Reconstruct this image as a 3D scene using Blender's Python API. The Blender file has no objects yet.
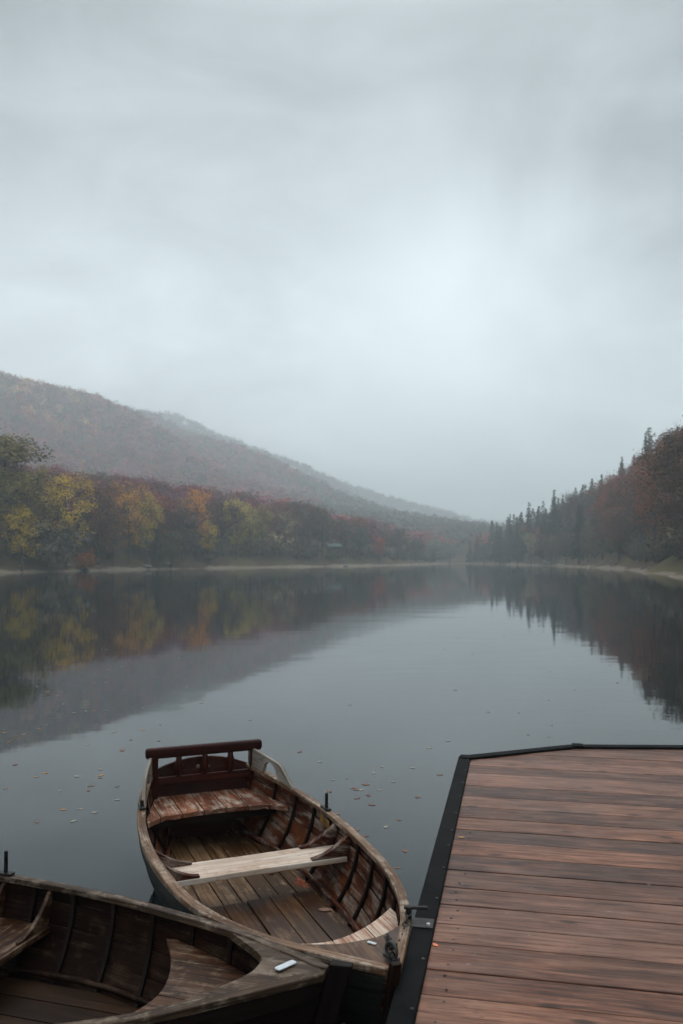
import bpy, math, random
import numpy as np
from mathutils import Vector

R = math.radians
rnd = random.Random(7)
scene = bpy.context.scene
col = scene.collection

# ------------------------------------------------------------------ helpers
def tag(o, label=None, cat=None, group=None, kind=None):
    if label: o['label'] = label
    if cat: o['category'] = cat
    if group: o['group'] = group
    if kind: o['kind'] = kind
    return o

def empty(name, loc=(0, 0, 0), rz=0.0, parent=None):
    o = bpy.data.objects.new(name, None)
    col.objects.link(o)
    o.location = loc
    o.rotation_euler = (0, 0, rz)
    o.empty_display_size = 0.2
    if parent: o.parent = parent
    return o

def copy_tree(o, parent=None):
    c = o.copy()
    col.objects.link(c)
    c.parent = parent
    for ch in list(o.children):
        copy_tree(ch, c)
    return c

def unit(v):
    v = np.array(v, float)
    return v / (np.linalg.norm(v) + 1e-12)

class MB:
    """collects faces with grain coordinates (u along the wood, v across)"""
    def __init__(s):
        s.v = []; s.f = []; s.uv = []; s.mi = []
    def off(s):
        return rnd.uniform(0, 60), rnd.uniform(0, 60)
    def face(s, idx, uvs, m=0):
        s.f.append(tuple(idx)); s.uv.append(list(uvs)); s.mi.append(m)
    def box(s, c, a, b, w, m=0):
        """c centre; a,b,w full-length axis vectors, a is the grain"""
        c = np.array(c, float); a = np.array(a, float) / 2; b = np.array(b, float) / 2; w = np.array(w, float) / 2
        if np.dot(np.cross(a, b), w) < 0: b = -b
        n = len(s.v); ou, ov = s.off()
        P = []
        for k in (-1, 1):
            for i, j in ((-1, -1), (1, -1), (1, 1), (-1, 1)):
                P.append((i, j, k)); s.v.append(tuple(c + i * a + j * b + k * w))
        la, lb, lw = np.linalg.norm(a), np.linalg.norm(b), np.linalg.norm(w)
        for q in ((0, 3, 2, 1), (4, 5, 6, 7), (0, 1, 5, 4), (1, 2, 6, 5), (2, 3, 7, 6), (3, 0, 4, 7)):
            s.face([n + i for i in q], [(P[i][0] * la + ou, P[i][1] * lb + P[i][2] * lw + ov) for i in q], m)
    def bar(s, p0, p1, width, thick, up=(0, 0, 1), m=0):
        p0 = np.array(p0, float); p1 = np.array(p1, float); d = p1 - p0
        side = unit(np.cross(d, np.array(up, float))); u2 = unit(np.cross(side, d))
        s.box((p0 + p1) / 2, d, side * width, u2 * thick, m)
    def prism(s, pts, h, grain, m=0):
        """pts: planar outline (3-D, CCW seen from +h side), h: extrusion vector"""
        pts = [np.array(p, float) for p in pts]; h = np.array(h, float)
        g = unit(grain); cr = unit(np.cross(h, g)); hn = unit(h)
        nn = np.zeros(3)
        for i in range(len(pts)): nn += np.cross(pts[i], pts[(i + 1) % len(pts)])
        if np.dot(nn, h) < 0: pts = pts[::-1]
        n = len(s.v); k = len(pts); ou, ov = s.off()
        for p in pts: s.v.append(tuple(p))
        for p in pts: s.v.append(tuple(p + h))
        U = lambda p: (np.dot(p, g) + ou, np.dot(p, cr) + np.dot(p, hn) * .7 + ov)
        s.face([n + k + i for i in range(k)], [U(p + h) for p in pts], m)
        s.face([n + k - 1 - i for i in range(k)], [U(pts[k - 1 - i]) for i in range(k)], m)
        for i in range(k):
            j = (i + 1) % k
            s.face([n + i, n + j, n + k + j, n + k + i], [U(pts[i]), U(pts[j]), U(pts[j] + h), U(pts[i] + h)], m)
    def loft(s, rings, m=0, caps=True, closed=True):
        """rings of equal-length point lists; grain along the loft"""
        n = len(s.v); k = len(rings[0]); ou, ov = s.off()
        L = [0.0]
        for a, b in zip(rings, rings[1:]):
            L.append(L[-1] + float(np.linalg.norm(np.mean(np.array(b, float), 0) - np.mean(np.array(a, float), 0))))
        W = [0.0]
        r0 = [np.array(p, float) for p in rings[len(rings) // 2]]
        for i in range(k): W.append(W[-1] + float(np.linalg.norm(r0[(i + 1) % k] - r0[i])))
        for r in rings:
            for p in r: s.v.append(tuple(float(c) for c in p))
        for i in range(len(rings) - 1):
            for j in range(k if closed else k - 1):
                j2 = (j + 1) % k
                s.face([n + i * k + j, n + i * k + j2, n + (i + 1) * k + j2, n + (i + 1) * k + j],
                       [(L[i] + ou, W[j] + ov), (L[i] + ou, W[j + 1] + ov), (L[i + 1] + ou, W[j + 1] + ov), (L[i + 1] + ou, W[j] + ov)], m)
        if caps and closed:
            s.face([n + k - 1 - j for j in range(k)], [(ou, W[k - 1 - j] + ov) for j in range(k)], m)
            b = n + (len(rings) - 1) * k
            s.face([b + j for j in range(k)], [(L[-1] + ou, W[j] + ov) for j in range(k)], m)
    def tube(s, path, radii, sides=8, m=0):
        path = [np.array(p, float) for p in path]
        if not hasattr(radii, '__len__'): radii = [radii] * len(path)
        rings = []; ref = None
        for i, p in enumerate(path):
            d = unit(path[min(i + 1, len(path) - 1)] - path[max(i - 1, 0)])
            if ref is None: ref = np.array((1., 0, 0)) if abs(d[0]) < .8 else np.array((0, 1., 0))
            a = unit(ref - d * np.dot(ref, d)); b = np.cross(d, a); ref = a
            rings.append([p + radii[i] * (math.cos(t) * a + math.sin(t) * b) for t in np.linspace(0, 2 * math.pi, sides, endpoint=False)])
        s.loft(rings, m)
    def torus(s, c, R1, r, n1, e1, e2, stretch=1.0, m=0, sides=7, segs=14):
        """ring round axis e1 x e2"""
        c = np.array(c, float); e1 = unit(e1); e2 = unit(e2); e3 = np.cross(e1, e2)
        rings = []
        for t in np.linspace(0, 2 * math.pi, segs + 1):
            d = math.cos(t) * e1 * stretch + math.sin(t) * e2
            rad = unit(math.cos(t) * e1 + math.sin(t) * e2 * stretch)
            rings.append([c + d * R1 + r * (math.cos(q) * rad + math.sin(q) * e3) for q in np.linspace(0, 2 * math.pi, sides, endpoint=False)])
        s.loft(rings, m, caps=False)
    def build(s, name, mats, parent=None, bevel=0.0, smooth=False):
        me = bpy.data.meshes.new(name)
        me.from_pydata([tuple(map(float, p)) for p in s.v], [], s.f)
        ul = me.uv_layers.new(name='UVMap')
        flat = np.array([c for q in s.uv for c in q], dtype=np.float32).ravel()
        ul.data.foreach_set('uv', flat)
        if not isinstance(mats, (list, tuple)): mats = [mats]
        for m in mats: me.materials.append(m)
        me.polygons.foreach_set('material_index', s.mi)
        if smooth: me.polygons.foreach_set('use_smooth', [True] * len(s.f))
        me.update()
        o = bpy.data.objects.new(name, me)
        col.objects.link(o)
        if parent: o.parent = parent
        if bevel:
            b = o.modifiers.new('edge_wear', 'BEVEL'); b.width = bevel; b.segments = 2; b.limit_method = 'ANGLE'; b.angle_limit = R(40)
            b.harden_normals = False
        return o

# ------------------------------------------------------------------ node helpers
class NT:
    def __init__(s, tree): s.t = tree; s.n = tree.nodes; s.l = tree.links
    def node(s, typ, **kw):
        n = s.n.new(typ)
        for k, v in kw.items(): setattr(n, k, v)
        return n
    def link(s, a, b): s.l.new(a, b)
    def val(s, sock, v):
        if hasattr(v, 'is_linked') or isinstance(v, bpy.types.NodeSocket): s.link(v, sock)
        else: sock.default_value = v
    def math(s, op, a, b=0.0, clamp=False):
        n = s.node('ShaderNodeMath', operation=op); n.use_clamp = clamp
        s.val(n.inputs[0], a); s.val(n.inputs[1], b); return n.outputs[0]
    def mix(s, f, a, b, mode='MIX'):
        n = s.node('ShaderNodeMix', data_type='RGBA', blend_type=mode)
        s.val(n.inputs[0], f)
        s.val(n.inputs[6], a if not isinstance(a, tuple) else (*a, 1)[:4]); s.val(n.inputs[7], b if not isinstance(b, tuple) else (*b, 1)[:4])
        return n.outputs[2]
    def ramp(s, f, stops, interp='LINEAR'):
        n = s.node('ShaderNodeValToRGB'); cr = n.color_ramp; cr.interpolation = interp
        while len(cr.elements) > 1: cr.elements.remove(cr.elements[-1])
        for i, (p, c) in enumerate(stops):
            e = cr.elements[0] if i == 0 else cr.elements.new(p)
            e.position = p
            e.color = (c, c, c, 1) if not isinstance(c, tuple) else (*c, 1)[:4]
        s.val(n.inputs[0], f); return n.outputs[0]
    def noise(s, vec, scale, detail=4, rough=.55, dist=0.0):
        n = s.node('ShaderNodeTexNoise'); s.link(vec, n.inputs['Vector'])
        n.inputs['Scale'].default_value = scale; n.inputs['Detail'].default_value = detail
        n.inputs['Roughness'].default_value = rough; n.inputs['Distortion'].default_value = dist
        return n.outputs['Fac']
    def mapping(s, vec, scale=(1, 1, 1), loc=(0, 0, 0), rot=(0, 0, 0)):
        n = s.node('ShaderNodeMapping'); s.link(vec, n.inputs[0])
        n.inputs[1].default_value = loc; n.inputs[2].default_value = rot; n.inputs[3].default_value = scale
        return n.outputs[0]

def new_mat(name):
    m = bpy.data.materials.new(name); m.use_nodes = True
    t = NT(m.node_tree)
    return m, t, m.node_tree.nodes['Principled BSDF']

def wood(name, dark, mid, light, worn=None, worn_amt=0.0, rough=.6, spec=.35, knots=0.0, stain=.5, tint=.5, bump=.25, worn_scale=6.0, grain=1.0, streak=None, grain_line=.55, along=1.0, spots=None, hue=None, contrast=1.0):
    m, t, p = new_mat(name)
    uv = t.node('ShaderNodeTexCoord').outputs['UV']
    obj = t.node('ShaderNodeTexCoord').outputs['Object']
    isl = t.node('ShaderNodeNewGeometry').outputs['Random Per Island']
    warp = t.noise(t.mapping(uv, (1.3, 5, 1)), 1.0, 2)
    nv = t.node('ShaderNodeVectorMath', operation='ADD'); t.link(uv, nv.inputs[0])
    cb = t.node('ShaderNodeCombineXYZ'); t.link(t.math('MULTIPLY', t.math('SUBTRACT', warp, .5), .05), cb.inputs[1]); t.link(cb.outputs[0], nv.inputs[1])
    wuv = nv.outputs[0]
    big = t.noise(t.mapping(wuv, (1.1 * along, 14 * grain, 1)), 1.0, 5, .6)
    fine = t.noise(t.mapping(wuv, (3.5 * along, 150 * grain, 1)), 1.0, 4, .65)
    med = t.noise(t.mapping(wuv, (1.5 * along, 46 * grain, 1), (3, 9, 0)), 1.0, 4, .6)
    f = t.math('ADD', t.math('MULTIPLY', big, 1.45), t.math('ADD', t.math('MULTIPLY', fine, .8), t.math('MULTIPLY', med, 1.25)))
    f = t.math('ADD', t.math('MULTIPLY', t.math('SUBTRACT', f, 1.75), contrast), .52)
    f = t.math('ADD', f, t.math('MULTIPLY', t.math('SUBTRACT', isl, .5), tint))
    c = t.ramp(f, [(.25, dark), (.55, mid), (.85, light)])
    if hue: c = t.mix(t.math('MULTIPLY', t.math('FRACT', t.math('MULTIPLY', isl, 7.31)), hue[1]), c, t.mix(f, tuple(x * .4 for x in hue[0]), tuple(min(1, x * 1.6) for x in hue[0])))
    # dark grain lines and hair cracks
    gl = t.ramp(med, [(.36, 1.0), (.44, 0.0)])
    ck = t.noise(t.mapping(wuv, (.55 * along, 17 * grain, 1), (1, 4, 0)), 1.0, 3, .55)
    ck = t.ramp(t.math('ABSOLUTE', t.math('SUBTRACT', ck, .47)), [(.004, 1.0), (.012, 0.0)])
    c = t.mix(t.math('MULTIPLY', t.math('MAXIMUM', gl, ck), grain_line), c, tuple(x * .55 for x in dark))
    # bleached streaks that follow the grain
    if streak:
        sk = t.noise(t.mapping(wuv, (.9 * along, 9 * grain, 1), (7, 3, 0)), 1.0, 4, .6)
        c = t.mix(t.ramp(sk, [(.52, 0.0), (.66, streak[1])]), c, streak[0])
    st = t.noise(obj, 2.3, 5, .6)
    c = t.mix(t.math('MULTIPLY', t.ramp(st, [(.42, 1.0), (.62, 0.0)]), stain), c, tuple(x * .45 for x in dark))
    if spots:
        # elongated damp stains and small pale scuffs
        d1 = t.noise(t.mapping(wuv, (2.2, 7.5, 1), (11, 5, 0)), 1.0, 5, .62)
        c = t.mix(t.ramp(d1, [(.60, 0.0), (.70, spots)]), c, tuple(x * .5 for x in dark))
        d2 = t.noise(t.mapping(wuv, (9, 26, 1), (2, 8, 0)), 1.0, 4, .6)
        c = t.mix(t.ramp(d2, [(.685, 0.0), (.72, .55)]), c, (.36, .30, .26))
    if worn:
        wn = t.noise(obj, worn_scale * 1.7, 9, .68, .4)
        ws = t.noise(t.mapping(wuv, (3.2, 20, 1), (5, 2, 0)), 1.0, 6, .65)
        wf = t.math('ADD', t.math('MULTIPLY', wn, .42), t.math('MULTIPLY', ws, .58))
        wf = t.math('ADD', wf, t.math('MULTIPLY', t.math('SUBTRACT', fine, .5), .22))
        wf = t.ramp(wf, [(.575 - worn_amt * .3, 0.0), (.70 - worn_amt * .3, .92)])
        wc = t.mix(fine, tuple(x * .72 for x in worn), worn)
        c = t.mix(wf, c, wc)
    if knots:
        vo = t.node('ShaderNodeTexVoronoi'); vo.voronoi_dimensions = '2D'; vo.inputs['Scale'].default_value = 1.0
        t.link(t.mapping(wuv, (2.3, 5.5, 1)), vo.inputs['Vector'])
        kn = t.ramp(vo.outputs['Distance'], [(.035, 1.0), (.07, .7), (.115, 0.0)])
        sel = t.node('ShaderNodeSeparateColor'); t.link(vo.outputs['Color'], sel.inputs[0])
        kf = t.math('MULTIPLY', kn, t.math('GREATER_THAN', sel.outputs[0], .42))
        c = t.mix(t.math('MULTIPLY', kf, knots), c, tuple(x * .35 for x in dark))
    t.link(c, p.inputs['Base Color'])
    rr = t.math('ADD', t.math('MULTIPLY', t.noise(obj, 5, 4), .3), rough - .15)
    t.link(rr, p.inputs['Roughness'])
    p.inputs['Specular IOR Level'].default_value = spec
    bn = t.node('ShaderNodeBump'); bn.inputs['Strength'].default_value = bump; bn.inputs['Distance'].default_value = .004
    hb = t.math('ADD', fine, t.math('MULTIPLY', big, .8))
    t.link(hb, bn.inputs['Height']); t.link(bn.outputs[0], p.inputs['Normal'])
    return m

def plain(name, c, rough=.5, metal=0.0, var=.35, scale=9.0, spec=.4, bump=.1):
    m, t, p = new_mat(name)
    obj = t.node('ShaderNodeTexCoord').outputs['Object']
    n = t.noise(obj, scale, 6, .6)
    t.link(t.mix(t.ramp(n, [(.35, 0.0), (.65, 1.0)]), tuple(x * (1 - var) for x in c), tuple(min(1, x * (1 + var)) for x in c)), p.inputs['Base Color'])
    p.inputs['Roughness'].default_value = rough; p.inputs['Metallic'].default_value = metal
    p.inputs['Specular IOR Level'].default_value = spec
    bn = t.node('ShaderNodeBump'); bn.inputs['Strength'].default_value = bump; bn.inputs['Distance'].default_value = .003
    t.link(t.noise(obj, scale * 6, 4), bn.inputs['Height']); t.link(bn.outputs[0], p.inputs['Normal'])
    return m

M = {}
M['deck'] = wood('deck_wood', (.046, .013, .005), (.165, .056, .026), (.31, .138, .082), rough=.5, spec=.32, knots=.8, stain=.35, tint=.5, bump=.6,
                 streak=((.26, .14, .10), .5), along=2.2, spots=.45, grain_line=.6, hue=((.13, .075, .062), .35), grain=1.5, contrast=.85)
M['rubber'] = plain('black_rubber', (.0055, .0055, .006), .7, var=.5, scale=5, bump=.4, spec=.06)
M['beam'] = wood('wet_beam', (.02, .014, .01), (.04, .026, .018), (.06, .04, .03), rough=.6)
M['galv'] = plain('dull_steel', (.055, .053, .052), .6, .6, .4, 14)
M['iron'] = plain('dark_iron', (.03, .028, .027), .45, .7, .4, 20)
M['bright'] = plain('bright_steel', (.5, .5, .5), .3, .9, .2, 20)
# central boat
M['inner'] = wood('worn_red_planking', (0.0383, 0.0058, 0.0012), (0.0908, 0.0266, 0.0145), (0.1802, 0.0513, 0.0151), (0.3267, 0.2541, 0.2057), .30, .55, .12, stain=.6, tint=.6, worn_scale=4.5)
M['outer'] = wood('faded_hull_paint', (0.0097, 0.0097, 0.0078), (0.0161, 0.0161, 0.0133), (0.0274, 0.0274, 0.0227), (0.0991, 0.0802, 0.0566), .05, .5, .25, worn_scale=8)
M['gunwale'] = wood('bleached_gunwale', (0.1073, 0.0512, 0.0262), (0.2283, 0.1325, 0.0809), (0.3760, 0.2728, 0.1991), (0.4435, 0.3551, 0.2813), .24, .6, .2, stain=.5, worn_scale=12)
M['rail'] = wood('red_varnished_rail', (0.0242, 0.0042, 0.0022), (0.0580, 0.0088, 0.0038), (0.1025, 0.0202, 0.0082), rough=.45, spec=.18, stain=.5)
M['bench'] = wood('worn_bench_wood', (0.1116, 0.0270, 0.0100), (0.2213, 0.0688, 0.0294), (0.3279, 0.1304, 0.0683), (0.5156, 0.4027, 0.3237), .30, .5, .25, stain=.55, worn_scale=6)
M['rib'] = wood('dark_rib_wood', (0.0079, 0.0035, 0.0023), (0.0169, 0.0076, 0.0045), (0.0335, 0.0168, 0.0106), rough=.55, spec=.12)
M['pale'] = wood('bleached_thwart_wood', (.50, .36, .27), (.68, .57, .49), (.80, .72, .65), (.36, .21, .14), .25, .55, .2, stain=.3, worn_scale=7, grain_line=.2, contrast=.7)
M['palebench'] = wood('peeling_bow_bench', (.32, .16, .10), (.60, .44, .34), (.74, .63, .52), (.32, .11, .055), .29, .55, .2, stain=.15, worn_scale=11)
M['floor'] = wood('grey_brown_floorboard', (0.0640, 0.0257, 0.0077), (0.1427, 0.0714, 0.0299), (0.2412, 0.1378, 0.0691), (0.3224, 0.2123, 0.1298), .18, .5, .22, stain=.7, tint=.5)
M['raised'] = wood('wet_raised_floorboard', (0.0330, 0.0110, 0.0034), (0.0726, 0.0284, 0.0099), (0.1287, 0.0608, 0.0263), (0.1927, 0.1064, 0.0573), .14, .42, .28, stain=.6, tint=.5)
M['qboard'] = wood('grey_weathered_board', (.17, .14, .11), (.30, .26, .225), (.42, .38, .34), rough=.65, stain=.35, spec=.2)
M['ochre'] = plain('ochre_plate', (.22, .115, .03), .5, var=.5, scale=30)
# near boat
M['inner2'] = wood('dark_red_planking', (0.0070, 0.0018, 0.0016), (0.0171, 0.0046, 0.0019), (0.0344, 0.0132, 0.0062), (0.0781, 0.0473, 0.0269), .18, .55, .10, stain=.7, tint=.8, worn_scale=5.0)
M['outer2'] = wood('dark_hull_stain', (0.0052, 0.0023, 0.0018), (0.0095, 0.0037, 0.0025), (0.0157, 0.0070, 0.0053), rough=.55, spec=.15)
M['gunwale2'] = wood('grey_brown_gunwale', (0.0368, 0.0182, 0.0098), (0.0898, 0.0514, 0.0307), (0.1798, 0.1225, 0.0862), (0.2690, 0.2066, 0.1547), .24, .6, .2, stain=.55, worn_scale=10)
M['bench2'] = wood('worn_dark_bench', (0.0252, 0.0062, 0.0010), (0.0627, 0.0206, 0.0046), (0.1206, 0.0504, 0.0204), (0.2202, 0.1401, 0.0899), .26, .5, .2, stain=.6, worn_scale=8)
M['floor2'] = wood('dark_floorboard', (0.0124, 0.0047, 0.0017), (0.0287, 0.0121, 0.0054), (0.0505, 0.0235, 0.0116), rough=.5, stain=.6, spec=.15)
M['white'] = plain('white_label_plate', (.55, .57, .60), .5, var=.15, scale=40)

# ------------------------------------------------------------------ the two rowing boats
def herm(t, k, v):
    k = np.array(k, float); v = np.array(v, float); m = np.gradient(v, k)
    i = np.clip(np.searchsorted(k, t, side='right') - 1, 0, len(k) - 2)
    h = k[i + 1] - k[i]; u = (t - k[i]) / h
    return (2*u**3-3*u**2+1)*v[i] + (u**3-2*u**2+u)*h*m[i] + (-2*u**3+3*u**2)*v[i+1] + (u**3-u**2)*h*m[i+1]

BEAM_K = [0, .15, .3, .5, .7, .85, .95, 1.]
BEAM = [.354, .476, .550, .557, .468, .293, .116, .02]
SHEER_K = [0, .25, .5, .75, 1.]

def sgn(v): return 1 if v >= 0 else -1
class Hull:
    """local frame: x from stern to bow, y to port, z up from the water"""
    def __init__(s, L, beam, sheer):
        s.L = L; s.beam = np.array(BEAM) * beam; s.beam[-1] = .02; s.sheer = sheer
        tt = np.linspace(0, 1, 2001)   # tables, for speed
        s.HB = herm(tt, BEAM_K, s.beam).tolist(); s.ZS = herm(tt, SHEER_K, s.sheer).tolist()
    def tab(s, T, x):
        f = min(max(x / s.L, 0), 1) * 2000; i = min(int(f), 1999); return T[i] + (T[i + 1] - T[i]) * (f - i)
    def hb(s, x): return s.tab(s.HB, x)
    def zs(s, x): return s.tab(s.ZS, x)
    def zk(s, x):
        t = x / s.L
        return -.10 + .07 * max(0, (.25 - t) / .25) ** 2 + .10 * max(0, (t - .72) / .28) ** 2
    def pt(s, x, u, off=0.0):
        t = min(max(x / s.L, 0), 1); th = u * math.pi / 2
        e = .82 + .15 * max(0, (.3 - t) / .3) + .55 * max(0, (t - .6) / .4) ** 1.5
        def yz(th):
            th = min(max(th, 1e-4), math.pi / 2 - 1e-4)
            return s.hb(x) * math.sin(th) ** e, s.zk(x) + (s.zs(x) - s.zk(x)) * (1 - math.cos(th) ** 1.15)
        y, z = yz(th); y1, z1 = yz(th + .02); y0, z0 = yz(th - .02)
        dy, dz = y1 - y0, z1 - z0; n = math.hypot(dy, dz) + 1e-9
        y += off * dz / n; z -= off * dy / n
        f = 1 - (z - s.zk(x)) / (s.zs(x) - s.zk(x))
        rake = -.14 * f * max(0, (t - .75) / .25) ** 2 + .05 * f * max(0, (.15 - t) / .15)
        return np.array((x + rake, max(y, .004), z))
    def iy(s, x, z, off=.018):
        """inner half width at height z"""
        a, b = 0.0, 1.0
        for _ in range(24):
            c = (a + b) / 2
            if s.pt(x, c, -off)[2] < z: a = c
            else: b = c
        return float(s.pt(x, b, -off)[1])

def span_planks(mb, H, z, ya, sa, sb, thick, gap=.004, m=0, zfun=None, inset=.004, ny=4, ns=10, jitter=0.0):
    """planks running fore and aft; ya = y boundaries, sa(y), sb(y) = ends; clipped to the hull"""
    ymax = max(H.iy(x, zfun(x) if zfun else z) for x in np.linspace(sa(0), sb(0), 25)) - inset - .003
    ymax = max(ymax, max(H.iy(x, zfun(x) if zfun else z) for x in np.linspace(sa(ymax), sb(ymax), 25)) - inset - .003)
    for y0, y1 in zip(ya, ya[1:]):
        if y0 > ymax - .02 or y1 < -ymax + .02: continue
        y0 = max(y0, -ymax); y1 = min(y1, ymax)
        y0 += gap / 2; y1 -= gap / 2
        dz = rnd.uniform(-jitter, jitter); ds = rnd.uniform(-jitter, jitter) * 3
        cols = []
        for y in np.linspace(y0, y1, ny):
            a, b = sa(y) + ds, sb(y)
            xs = np.linspace(a, b, 60)
            ok = [x for x in xs if H.iy(x, z + (zfun(x) - z if zfun else 0)) - inset > abs(y)]
            if len(ok) < 2: continue
            cols.append((ok[0], ok[-1], y))
        if len(cols) < 2: continue
        rings = []
        for q in np.linspace(0, 1, ns):
            top = []; bot = []
            for a, b, y in cols:
                x = a + (b - a) * q; zz = (zfun(x) if zfun else z) + dz
                top.append((x, y, zz)); bot.append((x, y, zz - thick))
            rings.append(bot + top[::-1])
        mb.loft(rings, m)

def build_boat(name, S, B, H, mats, label, variant):
    d = np.array(B) - np.array(S); rz = math.atan2(d[1], d[0])
    root = empty(name, (S[0], S[1], 0), rz)
    tag(root, label, 'rowing boat', 'wooden rowing boats moored at the dock')
    L = H.L
    inner, outer, gun = mats['inner'], mats['outer'], mats['gunwale']
    # --- clinker strakes, both sides
    mb = MB(); NS = 7; ub = np.linspace(0.0, 1.0, NS + 1) ** .9
    xs = np.concatenate([np.linspace(0, L * .8, 26), np.linspace(L * .8, L, 12)[1:]])
    for side in (1, -1):
        for k in range(NS):
            us = np.linspace(ub[k], ub[k + 1] + (.012 if k < NS - 1 else 0), 4)
            rings = []
            for x in xs:
                o, i = [], []
                for q, u in enumerate(us):
                    e = .014 * (1 - q / 3)
                    po = H.pt(x, u, e); pi = H.pt(x, u, e - .016)
                    if u < .02: po[1] = .012; pi[1] = .012
                    o.append(po * (1, side, 1)); i.append(pi * (1, side, 1))
                rings.append((o, i))
            n = len(mb.v); ou, ov = mb.off(); w = 4
            for (o, i) in rings:
                for p in o: mb.v.append(tuple(p))
                for p in i: mb.v.append(tuple(p))
            for a in range(len(xs) - 1):
                A = n + a * 8; Bn = A + 8
                def q(i0, i1, i2, i3, m, va, vb, flip):
                    idx = [i0, i1, i2, i3]; uv = [(xs[a] + ou, va + ov), (xs[a + 1] + ou, va + ov), (xs[a + 1] + ou, vb + ov), (xs[a] + ou, vb + ov)]
                    if flip: idx = idx[::-1]; uv = uv[::-1]
                    mb.face(idx, uv, m)
                for r in range(3):
                    q(A + r, Bn + r, Bn + r + 1, A + r + 1, 1, r * .035, r * .035 + .035, side > 0)
                    q(A + 4 + r, Bn + 4 + r, Bn + 5 + r, A + 5 + r, 0, r * .035, r * .035 + .035, side < 0)
                q(A + 4, Bn + 4, Bn, A, 2, 0, .014, side > 0)
                q(A + 3, Bn + 3, Bn + 7, A + 7, 2, 0, .014, side > 0)
    mb.build('hull', [inner, outer, mats['rib']], root)
    # --- keel and stem
    mb = MB(); rings = []
    for x in np.linspace(.02, L * .93, 24):
        z = H.zk(x); rings.append([(x, -.02, z - .05), (x, .02, z - .05), (x, .02, z + .012), (x, -.02, z + .012)])
    mb.loft(rings); mb.build('keel', outer, root)
    mb = MB(); rings = []
    for q in np.linspace(0, 1, 9):
        z = H.zk(L) - .12 + q * (H.zs(L) + .035 - H.zk(L) + .12)
        f = 1 - (z - H.zk(L)) / (H.zs(L) - H.zk(L)); x = L - .14 * max(f, -.1)
        wd = variant['stem_w']
        rings.append([(x + .006, -.022, z), (x + wd, -.016, z), (x + wd, .016, z), (x + .006, .022, z)])
    mb.loft(rings); mb.build('stem_post', mats['stem'], root, .004)
    # --- transom
    mb = MB(); us = np.linspace(.0, 1, 14)
    half = [H.pt(0.0, u, -.004) for u in us]
    top = [np.array((0., y, H.zs(0) + variant.get('crown', .045) * (1 - (y / H.hb(0)) ** 2))) for y in np.linspace(H.hb(0) * .9, -H.hb(0) * .9, 9)]
    outl = [p for p in half] + top + [p * (1, -1, 1) for p in half[::-1]][:-1]
    zk0, zs0 = H.zk(0), H.zs(0); outl = [np.array((.05 * (1 - (p[2] - zk0) / (zs0 - zk0)) + .006, p[1], p[2])) for p in outl]
    mb.prism(outl, (-.026, 0, 0), (0, 1, 0)); mb.build('transom', mats['rail'], root, .004)
    # --- gunwales
    for side in (1, -1):
        mb = MB(); rings = []
        for x in np.concatenate([np.linspace(-.02, L * .8, 30), np.linspace(L * .8, L * 1.0, 14)[1:]]):
            h = H.hb(max(x, 0)); z = H.zs(x) + .010
            yo = h + .014; yi = max(h - .036, .006)
            rings.append([(x, side * yi, z - .028), (x, side * yo, z - .032), (x, side * yo, z - .004), (x, side * yi, z)])
        if side < 0: rings = [r[::-1] for r in rings]
        mb.loft(rings); mb.build('gunwale', gun, root, .005)
    # --- ribs
    for x in variant['ribs']:
        for side in (1, -1):
            mb = MB(); rings = []
            for u in np.linspace(.12, .965, 16):
                p = H.pt(x, u, -.010); q = H.pt(x, u, -.030)
                a = np.array((.010, 0, 0))
                rings.append([(p - a) * (1, side, 1), (p + a) * (1, side, 1), (q + a) * (1, side, 1), (q - a) * (1, side, 1)])
            mb.loft(rings); mb.build('rib', mats['rib'], root, .003)
    # --- floor
    mb = MB(); fy = variant['floor_y']
    span_planks(mb, H, .075, fy, lambda y: .12, lambda y: L * .86, .018, .006, jitter=.002)
    mb.build('floorboards', mats['floor'], root, .002)
    if 'raised' in variant:
        mb = MB(); a, b, ys = variant['raised']
        span_planks(mb, H, .104, ys, lambda y: a, lambda y: b, .022, .006, jitter=.004)
        mb.build('raised_floorboards', mats['raised'], root, .002)
    for side in (1, -1):
        mb = MB(); pts = []
        for x in np.linspace(.15, L * .84, 20):
            pts.append((x, side * min(fy[-1] + .02, H.iy(x, .10) - .02), .10))
        mb.tube(pts, .014, 6); mb.build('floor_stringer', mats['stringer'], root, smooth=True)
    # --- thwart with its knees
    x0, x1, z = variant['thwart']
    mb = MB(); n = 13
    rings = []
    for q in np.linspace(-1, 1, n):
        ya = q * (H.iy(x0, z) - .002); yb = q * (H.iy(x1, z) - .002); wv = .012 * (1 - abs(q)) * -1
        rings.append([(x0 - wv, ya, z - .03), (x1 + wv, yb, z - .03), (x1 + wv, yb, z), (x0 - wv, ya, z)])
    mb.loft(rings); mb.build('thwart', mats['thwart'], root, .004)
    for side in (1, -1):
        for xk in (x0 + .025, x1 - .025):
            mb = MB(); zt = H.zs(xk) - .022
            ol = []
            for zz in np.linspace(z + .002, zt, 8): ol.append((xk, side * (H.iy(xk, zz) - .001), zz))
            yt = H.iy(xk, zt) - .02; yb = H.iy(xk, z) - .21
            for q in np.linspace(0, 1, 10):
                yy = yt + (yb - yt) * (1 - (1 - q) ** 1.0) if False else yt + (yb - yt) * q
                zz = z + .012 + (zt - z - .012) * (1 - q) ** variant['knee'][0]
                ol.append((xk, side * yy, zz))
            ol.append((xk, side * yb, z + .002))
            kt_ = variant['knee'][1]; mb.prism([np.array(p) - np.array((kt_ / 2, 0, 0)) for p in ol], (kt_, 0, 0), (0, 1, -.3)); mb.build('thwart_knee', mats['knee'], root, .003)
    # --- bow bench
    xa, arm, zb = variant['bow_bench']
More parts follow.
